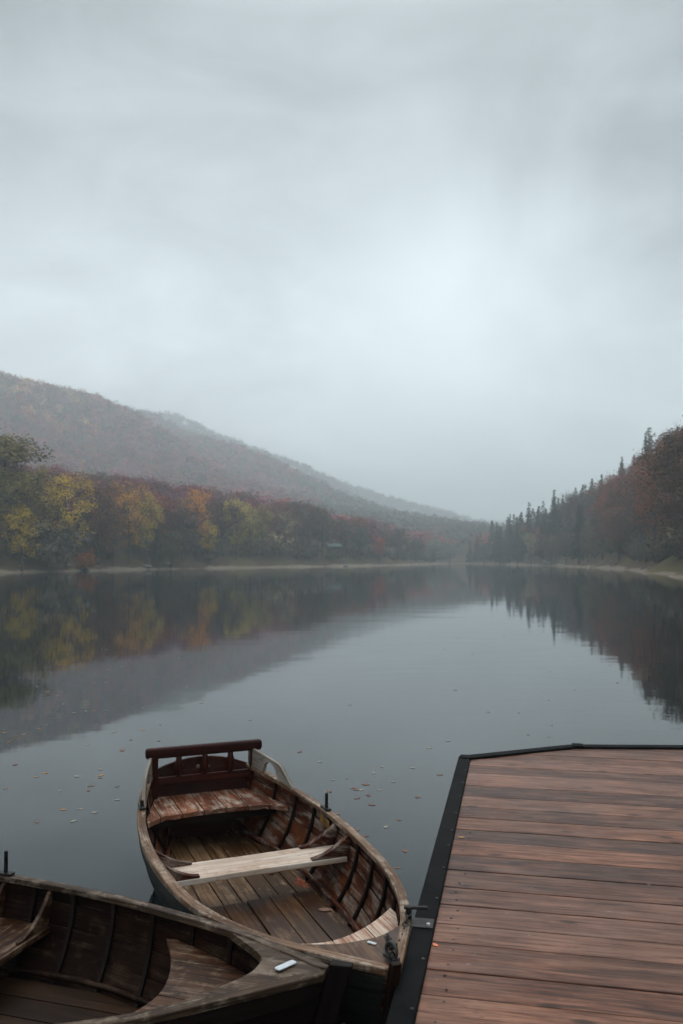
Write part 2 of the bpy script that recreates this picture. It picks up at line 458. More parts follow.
    mb = MB(); yw = H.iy(xa - arm, zb)
    span_planks(mb, H, zb, variant['bow_planks'], lambda y: xa - arm * (abs(y) / yw) ** 1.7, lambda y: L - .12, .024, .005, ny=7, ns=8)
    mb.build('bow_bench', mats['bow_bench'], root, .003)
    # --- breasthook closing the bow
    xa, arm = variant['hook']
    mb = MB(); V = np.linspace(-1, 1, 15); NQ = 12; topg = {}
    n = len(mb.v); ou, ov = mb.off()
    for i, v in enumerate(V):
        a = xa - arm * abs(v) ** 3
        for j, q in enumerate(np.linspace(0, 1, NQ)):
            x = a + (L - .02 - a) * q; y = v * max(H.hb(x) - .03, .002); zz = H.zs(x) + .004 + .012 * (1 - v * v) * (1 - q)
            mb.v.append((x, y, zz)); topg[i, j] = (x, y, zz)
    for i in range(15):
        for j in range(NQ):
            x, y, zz = topg[i, j]; mb.v.append((x, y, zz - .03))
    K = 15 * NQ; I = lambda i, j: n + i * NQ + j
    uvp = lambda idx: [(mb.v[a][0] + ou, mb.v[a][1] + ov + mb.v[a][2]) for a in idx]
    def fc(idx): mb.face(idx, uvp(idx))
    for i in range(14):
        for j in range(NQ - 1):
            fc([I(i, j), I(i, j + 1), I(i + 1, j + 1), I(i + 1, j)][::1])
            fc([K + I(i, j), K + I(i + 1, j), K + I(i + 1, j + 1), K + I(i, j + 1)])
        fc([I(i, 0), I(i + 1, 0), K + I(i + 1, 0), K + I(i, 0)])
    mb.build('breasthook', mats['hook'], root)
    # --- stern bench and backrest
    if 'stern_bench' in variant:
        xf, arm, zb = variant['stern_bench']; yw = H.iy(xf, zb)
        mb = MB()
        yb = np.linspace(-.50, .50, 8)
        # planks run fore and aft, the front edge curves forward at the sides
        def sb(y): return xf - arm * max(0, 1 - (abs(y) / (yw * .98)) ** 3) * 1.0 if abs(y) < yw * .6 else xf - arm * (1 - ((abs(y) - yw * .6) / (yw * .4)) ** 1.3)
        span_planks(mb, H, zb, yb, lambda y: -.005, sb, .03, .006, ny=5, ns=8)
        mb.build('stern_bench', mats['bench'], root, .003)
        mb = MB(); mb.box((xf - arm - .012, 0, zb - .055), (0, 2 * (H.iy(xf - arm, zb - .055) - .006), 0), (.02, 0, 0), (0, 0, .05)); mb.build('bench_beam', mats['rib'], root, .003)
    if 'backrest' in variant:
        xb, zb, zt, yl, yr = variant['backrest']
        br = MB(); rings = []
        for y, k in ((yl - .058, .6), (yl - .05, .9), (yl - .04, 1), (yr + .04, 1), (yr + .05, .9), (yr + .058, .6)):
            rings.append([(xb + .024 * k * sgn(math.cos(a)) * abs(math.cos(a)) ** .6, y, zt + .037 * k * sgn(math.sin(a)) * abs(math.sin(a)) ** .6) for a in np.linspace(0, 2 * math.pi, 16, endpoint=False)])
        br.loft(rings)
        k = br.build('backrest', mats['rail'], root, .002)
        for y in (yl, yr):
            p = MB(); p.bar((xb - .02, y, zb), (xb, y, zt - .02), .05, .035, (1, 0, 0)); p.build('post', mats['rail'], k, .004)
        p = MB(); p.box((xb - .012, (yl + yr) / 2, zt - .195), (0, yr - yl - .052, 0), (.026, 0, 0), (0, 0, .055)); p.build('lower_rail', mats['rail'], k, .004)
        for q in (.24, .5, .76):
            y = yl + (yr - yl) * q
            p = MB(); p.tube([(xb - .006, y, zt - .166), (xb - .005, y, zt - .13), (xb - .003, y, zt - .10), (xb - .002, y, zt - .06), (xb, y, zt - .026)], [.018, .022, .032, .021, .018], 8); p.build('baluster', mats['rail'], k, smooth=True)
        for q in (.26, .45, .55, .78):
            y = yl + (yr - yl) * q
            p = MB(); p.tube([(-.012, y, H.zs(0) + .018), (.012, y, H.zs(0) + .018)], [.017, .013], 8); p.build('transom_knob', mats['knob'], root, smooth=True)
        for side in (1, -1):
            mb = MB(); n = 26
            xs2 = np.linspace(.03, .60, n)
            rings = []
            def topz(x):
                q = min(max((x - .40) / .20, 0), 1); q = q * q * (3 - 2 * q)
                return (H.zs(x) + .012) + (.125 - .055 * x) * (1 - q) + .002
            hx, hw, hh = .30, .085, .085
            for x in xs2:
                # arch-shaped hole: lower lip lifts off the gunwale
                lo = H.zs(x) + .011
                e = 1 - ((x - hx) / hw) ** 2
                if e > 0: lo = lo + hh * math.sqrt(e)
                hi = max(topz(x), lo + .004)
                y = H.hb(x) - .020
                rings.append([(x, side * (y - .011), lo), (x, side * (y + .011), lo), (x, side * (y + .011), hi), (x, side * (y - .011), hi)])
            if side < 0: rings = [r[::-1] for r in rings]
            mb.loft(rings); mb.build('quarter_board', mats['qboard'], root, .003)
    for (x, side, hgt, w) in variant['tholes']:
        mb = MB(); y = H.hb(x) - .012; z = H.zs(x) + .010
        mb.box((x, side * y, z + .006), (.10, 0, 0), (0, .036, 0), (0, 0, .012))
        mb.tube([(x + .01, side * y, z + .01), (x + .012, side * y, z + hgt)], [w, w * .9], 8)
        mb.build('thole_pin', M['iron'], root, .002)
    return root

H1 = Hull(3.05, 1.0, [.501, .440, .416, .435, .515])
H2 = Hull(3.355, 1.126, [.502, .440, .420, .429, .520])
S1, B1 = (-.979, 5.699), (.179, 2.878)
S2, B2 = (-3.273, 3.790), (-.051, 2.853)

mats1 = dict(inner=M['inner'], outer=M['outer'], gunwale=M['gunwale'], rail=M['rail'], bench=M['bench'], rib=M['rib'], floor=M['floor'], raised=M['raised'],
             thwart=M['pale'], knee=M['inner'], bow_bench=M['palebench'], hook=M['raised'], stem=M['rib'], stringer=M['inner'], qboard=M['qboard'], knob=M['qboard'])
mats2 = dict(inner=M['inner2'], outer=M['outer2'], gunwale=M['gunwale2'], rail=M['outer2'], bench=M['bench2'], rib=M['rib'], floor=M['floor2'], raised=M['floor2'],
             thwart=M['bench2'], knee=M['bench2'], bow_bench=M['bench2'], hook=M['gunwale2'], stem=M['outer2'], stringer=M['inner2'], qboard=M['gunwale2'], knob=M['iron'])

boat1 = build_boat('rowing_boat', S1, B1, H1, mats1,
    'worn wooden rowing boat with red stern backrest and pale bleached thwart, chained to the dock',
    dict(stem_w=.035, ribs=[.36, .62, .86, 1.08, 1.52, 1.76, 2.0, 2.22, 2.44], floor_y=[-.37, -.265, -.16, -.053, .053, .16, .265, .37],
         raised=(1.34, 2.32, [-.30, -.18, -.05, .08, .21, .33]), thwart=(1.15, 1.40, .285), bow_bench=(2.43, .24, .345),
         bow_planks=[-.45, -.2, .02, .2, .46], hook=(2.78, .12), stern_bench=(.58, .15, .34), backrest=(.07, .335, .650, -.33, .36), crown=.085, knee=(1.7, .036),
         tholes=[(1.0, 1, .10, .011), (.62, -1, .05, .012)]))
boat2 = build_boat('rowing_boat', S2, B2, H2, mats2,
    'dark brown rowing boat cut off by the frame, white plate on its pointed foredeck',
    dict(stem_w=.085, ribs=[.5, .75, 1.0, 1.25, 1.5, 1.72, 1.95, 2.18, 2.41, 2.64, 2.86], floor_y=[-.40, -.27, -.135, 0, .135, .27, .40],
         thwart=(1.52, 1.84, .25), bow_bench=(2.70, .22, .34), bow_planks=[-.5, -.25, .0, .25, .5], hook=(3.10, .24), knee=(2.2, .02),
         tholes=[(1.53, 1, .115, .010), (1.53, -1, .115, .010)]))

# small fittings that belong to the boats
mb = MB(); x = .97; mb.box((x + .06, H1.iy(x + .06, .375) - .012, .375), (.15, -.002, -.004), (0, .006, 0), (0, 0, .045)); mb.build('maker_plate', M['ochre'], boat1, .002)
mb = MB(); mb.box((2.83, .02, H1.zs(2.83) + .018), (.03, .022, .0), (-.008, .011, 0), (0, 0, .004)); mb.build('label_plate', M['white'], boat1, .002)
def rounded_plate(c, a, b, t):
    c = np.array(c); a = np.array(a); b = np.array(b); pts = []
    for sx, sy, t0 in ((1, 1, 0), (-1, 1, 90), (-1, -1, 180), (1, -1, 270)):
        for q in (0, 30, 60, 90):
            an = R(t0 + q); pts.append(c + a * (sx * .72 + .28 * math.cos(an)) + b * (sy * .5 + .5 * math.sin(an)))
    m = MB(); m.prism(pts, t, a); return m
xx = 3.205; zt = H2.zs(xx) + .017
rounded_plate((xx, -.005, zt), (.022, .034, .0015), (.013, -.008, .001), (0, 0, .004)).build('label_plate', M['white'], boat2, .001)
# ring and shackle on the near boat's stem
mb = MB(); mb.torus((3.355 + .055, 0, .30), .035, .007, 0, (0, 1, 0), (0, .2, 1)); mb.torus((3.355 + .06, .012, .245), .028, .006, 0, (1, 0, .2), (0, 0, 1), 1.0)
mb.build('stem_ring', M['iron'], boat2, smooth=True)
# ring on the central boat's bow
mb = MB(); mb.torus((3.05 - .05, .02, .555), .028, .006, 0, (1, .3, 0), (0, 0, 1)); mb.box((3.0, .02, .53), (.06, .01, 0), (-.005, .03, 0), (0, 0, .012)); mb.build('bow_ring', M['galv'], boat1, smooth=False)

# ------------------------------------------------------------------ dock
DOCK_O = np.array((-.407, 0.0)); e = unit((.2085, 1.0)); r_ = np.array((e[1], -e[0])); DZ = .45
def dk(u, v, z=DZ): p = DOCK_O + e * u + r_ * v; return np.array((p[0], p[1], z))
dock = tag(empty('wooden_dock', (DOCK_O[0], DOCK_O[1], 0), 0), 'reddish brown plank dock with a black rubber edge, beside the boats', 'dock')
def todock(mb): mb.v = [(p[0] - DOCK_O[0], p[1] - DOCK_O[1], p[2]) for p in mb.v]; return mb
outline = [(-2.6, 0), (6.346, 0), (6.92, .852), (7.13, 2.0), (6.75, 3.3), (6.0, 4.2), (-2.6, 4.2)]
def inset(poly, dist):
    out = []; n = len(poly)
    for i in range(n):
        a, b, c = np.array(poly[i - 1]), np.array(poly[i]), np.array(poly[(i + 1) % n])
        d1, d2 = unit(b - a), unit(c - b); n1 = np.array((-d1[1], d1[0])); n2 = np.array((-d2[1], d2[0]))
        k = unit(n1 + n2); out.append(tuple(b + k * dist / max(.3, np.dot(k, n1))))
    return out
TW = .09
inner_o = inset(outline, TW - .004)
def clip(poly, a, b, keep):  # keep u>=a / u<=b bands
    def cut(P, f):
        out = []
        for i in range(len(P)):
            p, q = P[i], P[(i + 1) % len(P)]; fp, fq = f(p), f(q)
            if fp >= 0: out.append(p)
            if (fp >= 0) != (fq >= 0):
                t = fp / (fp - fq); out.append((p[0] + (q[0] - p[0]) * t, p[1] + (q[1] - p[1]) * t))
        return out
    return cut(cut(poly, lambda p: p[0] - a), lambda p: b - p[0])
hv = [3.868, 3.656, 3.491, 3.339, 3.203, 3.064, 2.939, 2.801, 2.666, 2.525, 2.399, 2.272, 2.163, 2.02, 1.904]
bu = [h * 1.5 * 1.0215 for h in hv][::-1]
while bu[0] > -2.5: bu.insert(0, bu[0] - rnd.uniform(.19, .215))
while bu[-1] < 7.2: bu.append(bu[-1] + rnd.uniform(.19, .22))
mb = MB()
for a, b in zip(bu, bu[1:]):
    g = rnd.choice([.003, .005, .007, .010]); P = clip(inner_o, a + g / 2, b - g / 2, 0)
    if len(P) < 3: continue
    dz = rnd.uniform(-.0015, .0015)
    mb.prism([dk(u, v, DZ - .04 + dz) for u, v in P], (0, 0, .04), (r_[0], r_[1], 0))
todock(mb).build('deck_planks', M['deck'], dock, .0035)
inn = inset(outline, TW)
for i in range(len(outline) - 1):
    a, b, c, d = outline[i], outline[i + 1], inn[i + 1], inn[i]
    if i == len(outline) - 1: continue
    # shorten so that neighbours butt with a hair-line joint
    k = .0015 / max(.2, math.dist(a, b))
    L_ = lambda p, q, t: (p[0] + (q[0] - p[0]) * t, p[1] + (q[1] - p[1]) * t)
    mb = MB(); P = [L_(a, b, k), L_(a, b, 1 - k), L_(d, c, 1 - k), L_(d, c, k)]
    mb.prism([dk(u, v, DZ - .16) for u, v in P], (0, 0, .178), e.tolist() + [0])
    todock(mb).build('rubber_edge', M['rubber'], dock, .006)
# joint caps seen at the corners
for (u, v) in ((6.346, 0), (6.92, .852)):
    mb = MB(); mb.box(dk(u - .035, v + .055, DZ + .0215), (.10 * e[0], .10 * e[1], 0), (.085 * r_[0], .085 * r_[1], 0), (0, 0, .007)); todock(mb).build('corner_cap', M['rubber'], dock, .003)
# bolts along the strip
for u in np.arange(.3, 6.2, .31):
    mb = MB(); p = dk(u + rnd.uniform(-.04, .04), .074, DZ + .016)
    mb.tube([p, p + np.array((0, 0, .005)), p + np.array((0, 0, .007))], [.0075, .007, .004], 8); todock(mb).build('bolt', M['galv'], dock)
# screw heads where the planks cross the joists (the ones in view)
mb = MB(); mb.tube([(0, 0, 0), (0, 0, .0016)], [.0062, .005], 7); screw = todock(mb).build('screw', M['iron'], dock)
screw.data.transform(__import__('mathutils').Matrix.Translation((DOCK_O[0], DOCK_O[1], 0)))
first = True
for a, b in zip(bu, bu[1:]):
    if a < 2.5: continue
    for v in (.165, 1.42):
        for f in (.24, .76):
            if a > 5.9 and v < 1 or a + (b - a) * f > 6.2: continue
            p = dk(a + (b - a) * f + rnd.uniform(-.012, .012), v + rnd.uniform(-.02, .02), DZ + .0005)
            o = screw if first else screw.copy()
            if not first: col.objects.link(o); o.parent = dock
            first = False
            o.location = (p[0] - DOCK_O[0], p[1] - DOCK_O[1], p[2])
# frame and piles below
mb = MB()
for v in (.15, 1.4, 2.7, 4.0):
    mb.bar(dk(-2.5, v, DZ - .13), dk(5.9, v, DZ - .13), .10, .16)
todock(mb).build('joists', M['beam'], dock)
for (u, v) in ((-.5, .25), (2.6, .25), (5.9, .3), (-.5, 3.9), (2.6, 3.9), (5.6, 3.8)):
    mb = MB(); mb.tube([dk(u, v, -2.0), dk(u, v, DZ - .215)], .09, 12); todock(mb).build('pile', M['beam'], dock, smooth=False)
# mooring bracket screwed on the strip
br = MB(); c = dk(3.42, .035, DZ + .021)
br.box(c, .085 * np.array((*e, 0)), .10 * np.array((*r_, 0)), (0, 0, .006))
br = todock(br).build('mooring_bracket', M['iron'], dock, .002)
mb = MB(); c2 = dk(3.47, -.005, DZ + .06)
mb.tube([dk(3.45, -.02, DZ + .02), dk(3.45, -.02, DZ + .07)], .012, 8)
mb.tube([dk(3.45, -.04, DZ + .066), dk(3.465, .055, DZ + .066)], .008, 8)
todock(mb).build('cleat_bar', M['iron'], br, smooth=False)
mb = MB(); p = dk(3.40, .065, DZ + .024); mb.tube([p, p + np.array((0, 0, .007))], [.010, .008], 8); todock(mb).build('bolt', M['bright'], br)

# mooring chain from bow ring to bracket
def boat_pt(S, B, x, y, z):
    d = unit(np.array(B) - np.array(S)); pr = np.array((-d[1], d[0])); p = np.array(S) + d * x + pr * y
    return np.array((p[0], p[1], z))
pa = boat_pt(S1, B1, 2.86, .07, .535); pm = boat_pt(S1, B1, 2.99, .02, .562); pb = dk(3.45, -.02, DZ + .055)
path = []
def catenary(a, b, sag, n):
    return [a + (b - a) * t - np.array((0, 0, sag * 4 * t * (1 - t))) for t in np.linspace(0, 1, n)]
cps = catenary(pa, pm, -.005, 8)[:-1] + catenary(pm, pb, .05, 14)
loop = [pm + np.array((math.sin(t) * .02, -.035 + .012 * math.sin(t * 2), -.005 - t * .045)) for t in np.linspace(0, 4.4, 10)]
mb = MB()
def links(ps):
    for i in range(len(ps) - 1):
        d = unit(ps[i + 1] - ps[i]); s_ = unit(np.cross(d, (0.2, .1, 1))); w = np.cross(s_, d)
        s2 = s_ if i % 2 else w
        mb.torus((ps[i] + ps[i + 1]) / 2, .0115, .0036, 0, d, s2, 1.55, sides=6, segs=10)
links(cps); links(loop)
ch = mb.build('mooring_chain', M['iron'], None, smooth=True)
tag(ch, 'dark steel mooring chain tying the central boat bow to the dock edge', 'chain')

# ------------------------------------------------------------------ terrain
LAKE = np.array([(-60, -30), (-82, 0), (-80, 45), (-66, 90), (-51, 123), (-43, 160), (-25, 200), (-11.5, 228), (2.6, 254), (22, 307), (48, 400), (64, 456),
                 (70, 456), (63.5, 405), (69, 355), (71, 266), (60.5, 178), (52.8, 145), (45, 122), (46, 112), (37.5, 94), (38, 80), (52, 60), (66, 30), (62, -30)], float)
def lake_dist(x, y):
    """signed distance to the shoreline, negative on the water"""
    x = np.asarray(x, float); y = np.asarray(y, float)
    d = np.full(x.shape, 1e9); inside = np.zeros(x.shape, bool)
    n = len(LAKE)
    for i in range(n):
        ax, ay = LAKE[i]; bx, by = LAKE[(i + 1) % n]
        ex, ey = bx - ax, by - ay
        t = np.clip(((x - ax) * ex + (y - ay) * ey) / (ex * ex + ey * ey), 0, 1)
        d = np.minimum(d, np.hypot(x - ax - t * ex, y - ay - t * ey))
        c = ((ay > y) != (by > y)) & (x < (bx - ax) * (y - ay) / (by - ay + 1e-12) + ax)
        inside ^= c
    return np.where(inside, -d, d)
def ridge(x, y, pts, w):
    best = np.zeros(np.shape(x))
    for (a, b) in zip(pts, pts[1:]):
        ex, ey = b[0] - a[0], b[1] - a[1]
        t = np.clip(((x - a[0]) * ex + (y - a[1]) * ey) / (ex * ex + ey * ey), 0, 1)
        d = np.hypot(x - a[0] - t * ex, y - a[1] - t * ey)
        best = np.maximum(best, (a[2] + (b[2] - a[2]) * t) * np.exp(-(d / w) ** 2))
    return best
RB = [(-525, 728, 178), (-414, 806, 178), (-379, 910, 184), (-366, 1066, 174), (-364, 1235, 185), (-305, 1378, 218), (-202, 1495, 162), (-80, 1599, 140), (-2, 1690, 108), (130, 1820, 84), (257, 1950, 80), (466, 2145, 70)]
RC = [(190, -40, 70), (140, 90, 60), (114, 170, 45), (114, 240, 33), (122, 330, 26), (130, 420, 15), (150, 520, 8), (260, 700, 12)]
def lump(x, y, s, p): return np.sin(x / s + p) * np.cos(y / s * 1.13 + p * 2.3) + .5 * np.sin(x / s * 2.1 + y / s * 1.7 + p)
def height(x, y):
    x = np.asarray(x, float); y = np.asarray(y, float)
    d = lake_dist(x, y)
    hill = (ridge(x, y, RB, 350) ** 4 + ridge(x, y, RC, 66) ** 4) ** .25
    hill = hill * (1 + .10 * lump(x, y, 70, 2.1) * np.clip((y - 250) / 200, 0, 1))
    rt = 1 / (1 + np.exp(-(x - 52) / 6)) / (1 + np.exp((y - 520) / 40))
    g = 1 - np.exp(-np.maximum(d, 0) / (70 - 48 * rt))
    foot = 17 * (1 - np.exp(-np.maximum(d, 0) / 45)) * np.exp(-np.maximum(d, 0) / 300) * (1 - rt) * np.clip((y - 60) / 60, 0, 1) * np.clip((420 - y) / 120, .25, 1)
    h = hill * g + foot + np.clip(d, 0, 7) * .13 + lump(x, y, 17, .4) * .9 * g + lump(x, y, 5, 1.4) * .10 * np.clip(d / 4, 0, 1)
    return np.where(d < 0, np.maximum(d * .25, -2.2), h)

gx = np.unique(np.concatenate([np.linspace(-2800, -720, 36), np.arange(-700, -115, 12.), np.arange(-115, 115, 3.), np.arange(115, 330, 9.), np.arange(345, 700, 25.), np.linspace(720, 2800, 18)]))
gy = np.unique(np.concatenate([np.linspace(-1500, -60, 12), np.arange(-60, 80, 10.), np.arange(80, 300, 3.), np.arange(300, 480, 5.), np.arange(480, 2500, 15.), np.linspace(2520, 3000, 6)]))
GX, GY = np.meshgrid(gx, gy)
GZ = height(GX, GY)
nx, ny = len(gx), len(gy)
idx = np.arange(nx * ny).reshape(ny, nx)
quads = np.stack([idx[:-1, :-1], idx[:-1, 1:], idx[1:, 1:], idx[1:, :-1]], -1).reshape(-1, 4)

def np_mesh(name, co, quads, mats, colors=None, smooth=False):
    me = bpy.data.meshes.new(name)
    me.vertices.add(len(co)); me.vertices.foreach_set('co', np.asarray(co, np.float32).ravel())
    nf, k = quads.shape
    me.loops.add(nf * k); me.loops.foreach_set('vertex_index', quads.astype(np.int32).ravel())
    me.polygons.add(nf); me.polygons.foreach_set('loop_start', (np.arange(nf) * k).astype(np.int32))
    if smooth: me.polygons.foreach_set('use_smooth', np.ones(nf, bool))
    if colors is not None:
        at = me.attributes.new('tint', 'FLOAT_COLOR', 'POINT'); at.data.foreach_set('color', np.asarray(colors, np.float32).ravel())
    for m in (mats if isinstance(mats, (list, tuple)) else [mats]): me.materials.append(m)
    me.update(calc_edges=True)
    return me
def link_mesh(name, me, parent=None):
    o = bpy.data.objects.new(name, me); col.objects.link(o)
    if parent: o.parent = parent
    return o

m, t, p = new_mat('bank_soil')
geo = t.node('ShaderNodeNewGeometry').outputs['Position']
sx = t.node('ShaderNodeSeparateXYZ'); t.link(geo, sx.inputs[0])
n1 = t.noise(geo, .35, 6, .6); n2 = t.noise(geo, .06, 3, .5)
shore = t.mix(n1, (.10, .08, .06), (.34, .27, .205)); litter = t.mix(n1, (.045, .03, .02), (.11, .07, .045))
grass = t.mix(n1, (.07, .06, .025), (.13, .10, .04))
litter = t.mix(t.ramp(n2, [(.5, 0.0), (.6, 1.0)]), litter, grass)
zf = t.math('ADD', sx.outputs[2], t.math('MULTIPLY', t.math('SUBTRACT', n1, .5), 1.2))
zf = t.math('ADD', zf, t.math('MULTIPLY', t.math('SUBTRACT', t.noise(geo, .045, 3, .6), .5), 2.6))
t.link(t.mix(t.ramp(zf, [(.28, 0.0), (.55, 1.0)]), shore, litter), p.inputs['Base Color'])
p.inputs['Roughness'].default_value = .95; p.inputs['Specular IOR Level'].default_value = .1
M['soil'] = m
g = link_mesh('ground', np_mesh('ground', np.stack([GX, GY, GZ], -1).reshape(-1, 3), quads, M['soil'], smooth=True)); tag(g, 'leaf covered banks and hillsides round the lake', kind='structure')

# ------------------------------------------------------------------ water
m, t, p = new_mat('lake_water')
geo = t.node('ShaderNodeNewGeometry').outputs['Position']
p.inputs['Base Color'].default_value = (.010, .016, .018, 1); p.inputs['Roughness'].default_value = .03; p.inputs['IOR'].default_value = 1.33
w1 = t.noise(t.mapping(geo, (.5, 1.1, 1)), .55, 3, .5, .6); w2 = t.noise(t.mapping(geo, (1, 1.8, 1)), 2.6, 3, .5, .4); w3 = t.noise(geo, .05, 2)
hh = t.math('ADD', t.math('MULTIPLY', w1, 1.0), t.math('MULTIPLY', w2, .16))
hh = t.math('MULTIPLY', hh, t.math('ADD', t.ramp(w3, [(.4, 0.25), (.62, 1.0)]), 0.0))
bn = t.node('ShaderNodeBump'); bn.inputs['Strength'].default_value = 1.0; bn.inputs['Distance'].default_value = .007
t.link(hh, bn.inputs['Height']); t.link(bn.outputs[0], p.inputs['Normal'])
M['water'] = m
wx = np.array([(-400, -300, 0), (400, -300, 0), (400, 560, 0), (-400, 560, 0)], float)
w = link_mesh('lake_water', np_mesh('lake_water', wx, np.array([[0, 1, 2, 3]]), M['water'])); tag(w, 'still dark lake water mirroring the hills', kind='structure')

# ------------------------------------------------------------------ foliage materials
def foliage(name, attr):
    m, t, p = new_mat(name)
    if attr:
        a = t.node('ShaderNodeAttribute'); a.attribute_name = 'tint'; c = a.outputs['Color']
    else:
        c = t.node('ShaderNodeObjectInfo').outputs['Color']
    isl = t.node('ShaderNodeNewGeometry').outputs['Random Per Island']
    k0, k1 = ((.95, .9, .9), (1.45, 1.4, 1.35)) if attr else ((.75, .7, .7), (1.7, 1.65, 1.55))
    dark = t.mix(1.0, c, k0, 'MULTIPLY'); light = t.mix(1.0, c, k1, 'MULTIPLY')
    if not attr:
        n_ = t.noise(t.node('ShaderNodeTexCoord').outputs['Object'], .42, 3, .6)
        dark = t.mix(t.ramp(n_, [(.40, .45), (.55, 0.0)]), dark, (.05, .04, .025)); light = t.mix(t.ramp(n_, [(.38, .35), (.52, 0.0)]), light, (.09, .07, .03))
    t.link(t.mix(isl, dark, light), p.inputs['Base Color'])
    p.inputs['Roughness'].default_value = .8; p.inputs['Specular IOR Level'].default_value = .15
    return m
M['leaf'] = foliage('autumn_leaves', False); M['forest'] = foliage('forest_leaves', True)
M['bark'] = plain('grey_brown_bark', (.055, .043, .036), .9, var=.4, scale=1.5)

nr = np.random.default_rng(11)
def quads_from(cent, size, nrm=None, aspect=1.0):
    """one randomly turned leaf card per centre"""
    n = len(cent)
    # cards lean outwards from the crown's axis and upwards, as foliage does
    c0 = np.array((0, 0, cent[:, 2].mean() - .15 * np.ptp(cent[:, 2])))
    o_ = cent - c0; o_ /= np.linalg.norm(o_, axis=1)[:, None]
    nn = o_ * .9 + nr.normal(size=(n, 3)) * .55 + (0, 0, .35); nn /= np.linalg.norm(nn, axis=1)[:, None]
    a = nr.normal(size=(n, 3)); a -= nn * (a * nn).sum(1)[:, None]; a /= np.linalg.norm(a, axis=1)[:, None]
    b = np.cross(nn, a)
    s = (size * nr.uniform(.6, 1.35, n))[:, None]
    a *= s * .5 * aspect; b *= s * .5
    return np.stack([cent - a - b * .6, cent + a * .8 - b, cent + a + b * .6, cent - a * .8 + b], 1).reshape(-1, 3)
def qidx(nv): return np.arange(nv).reshape(-1, 4)

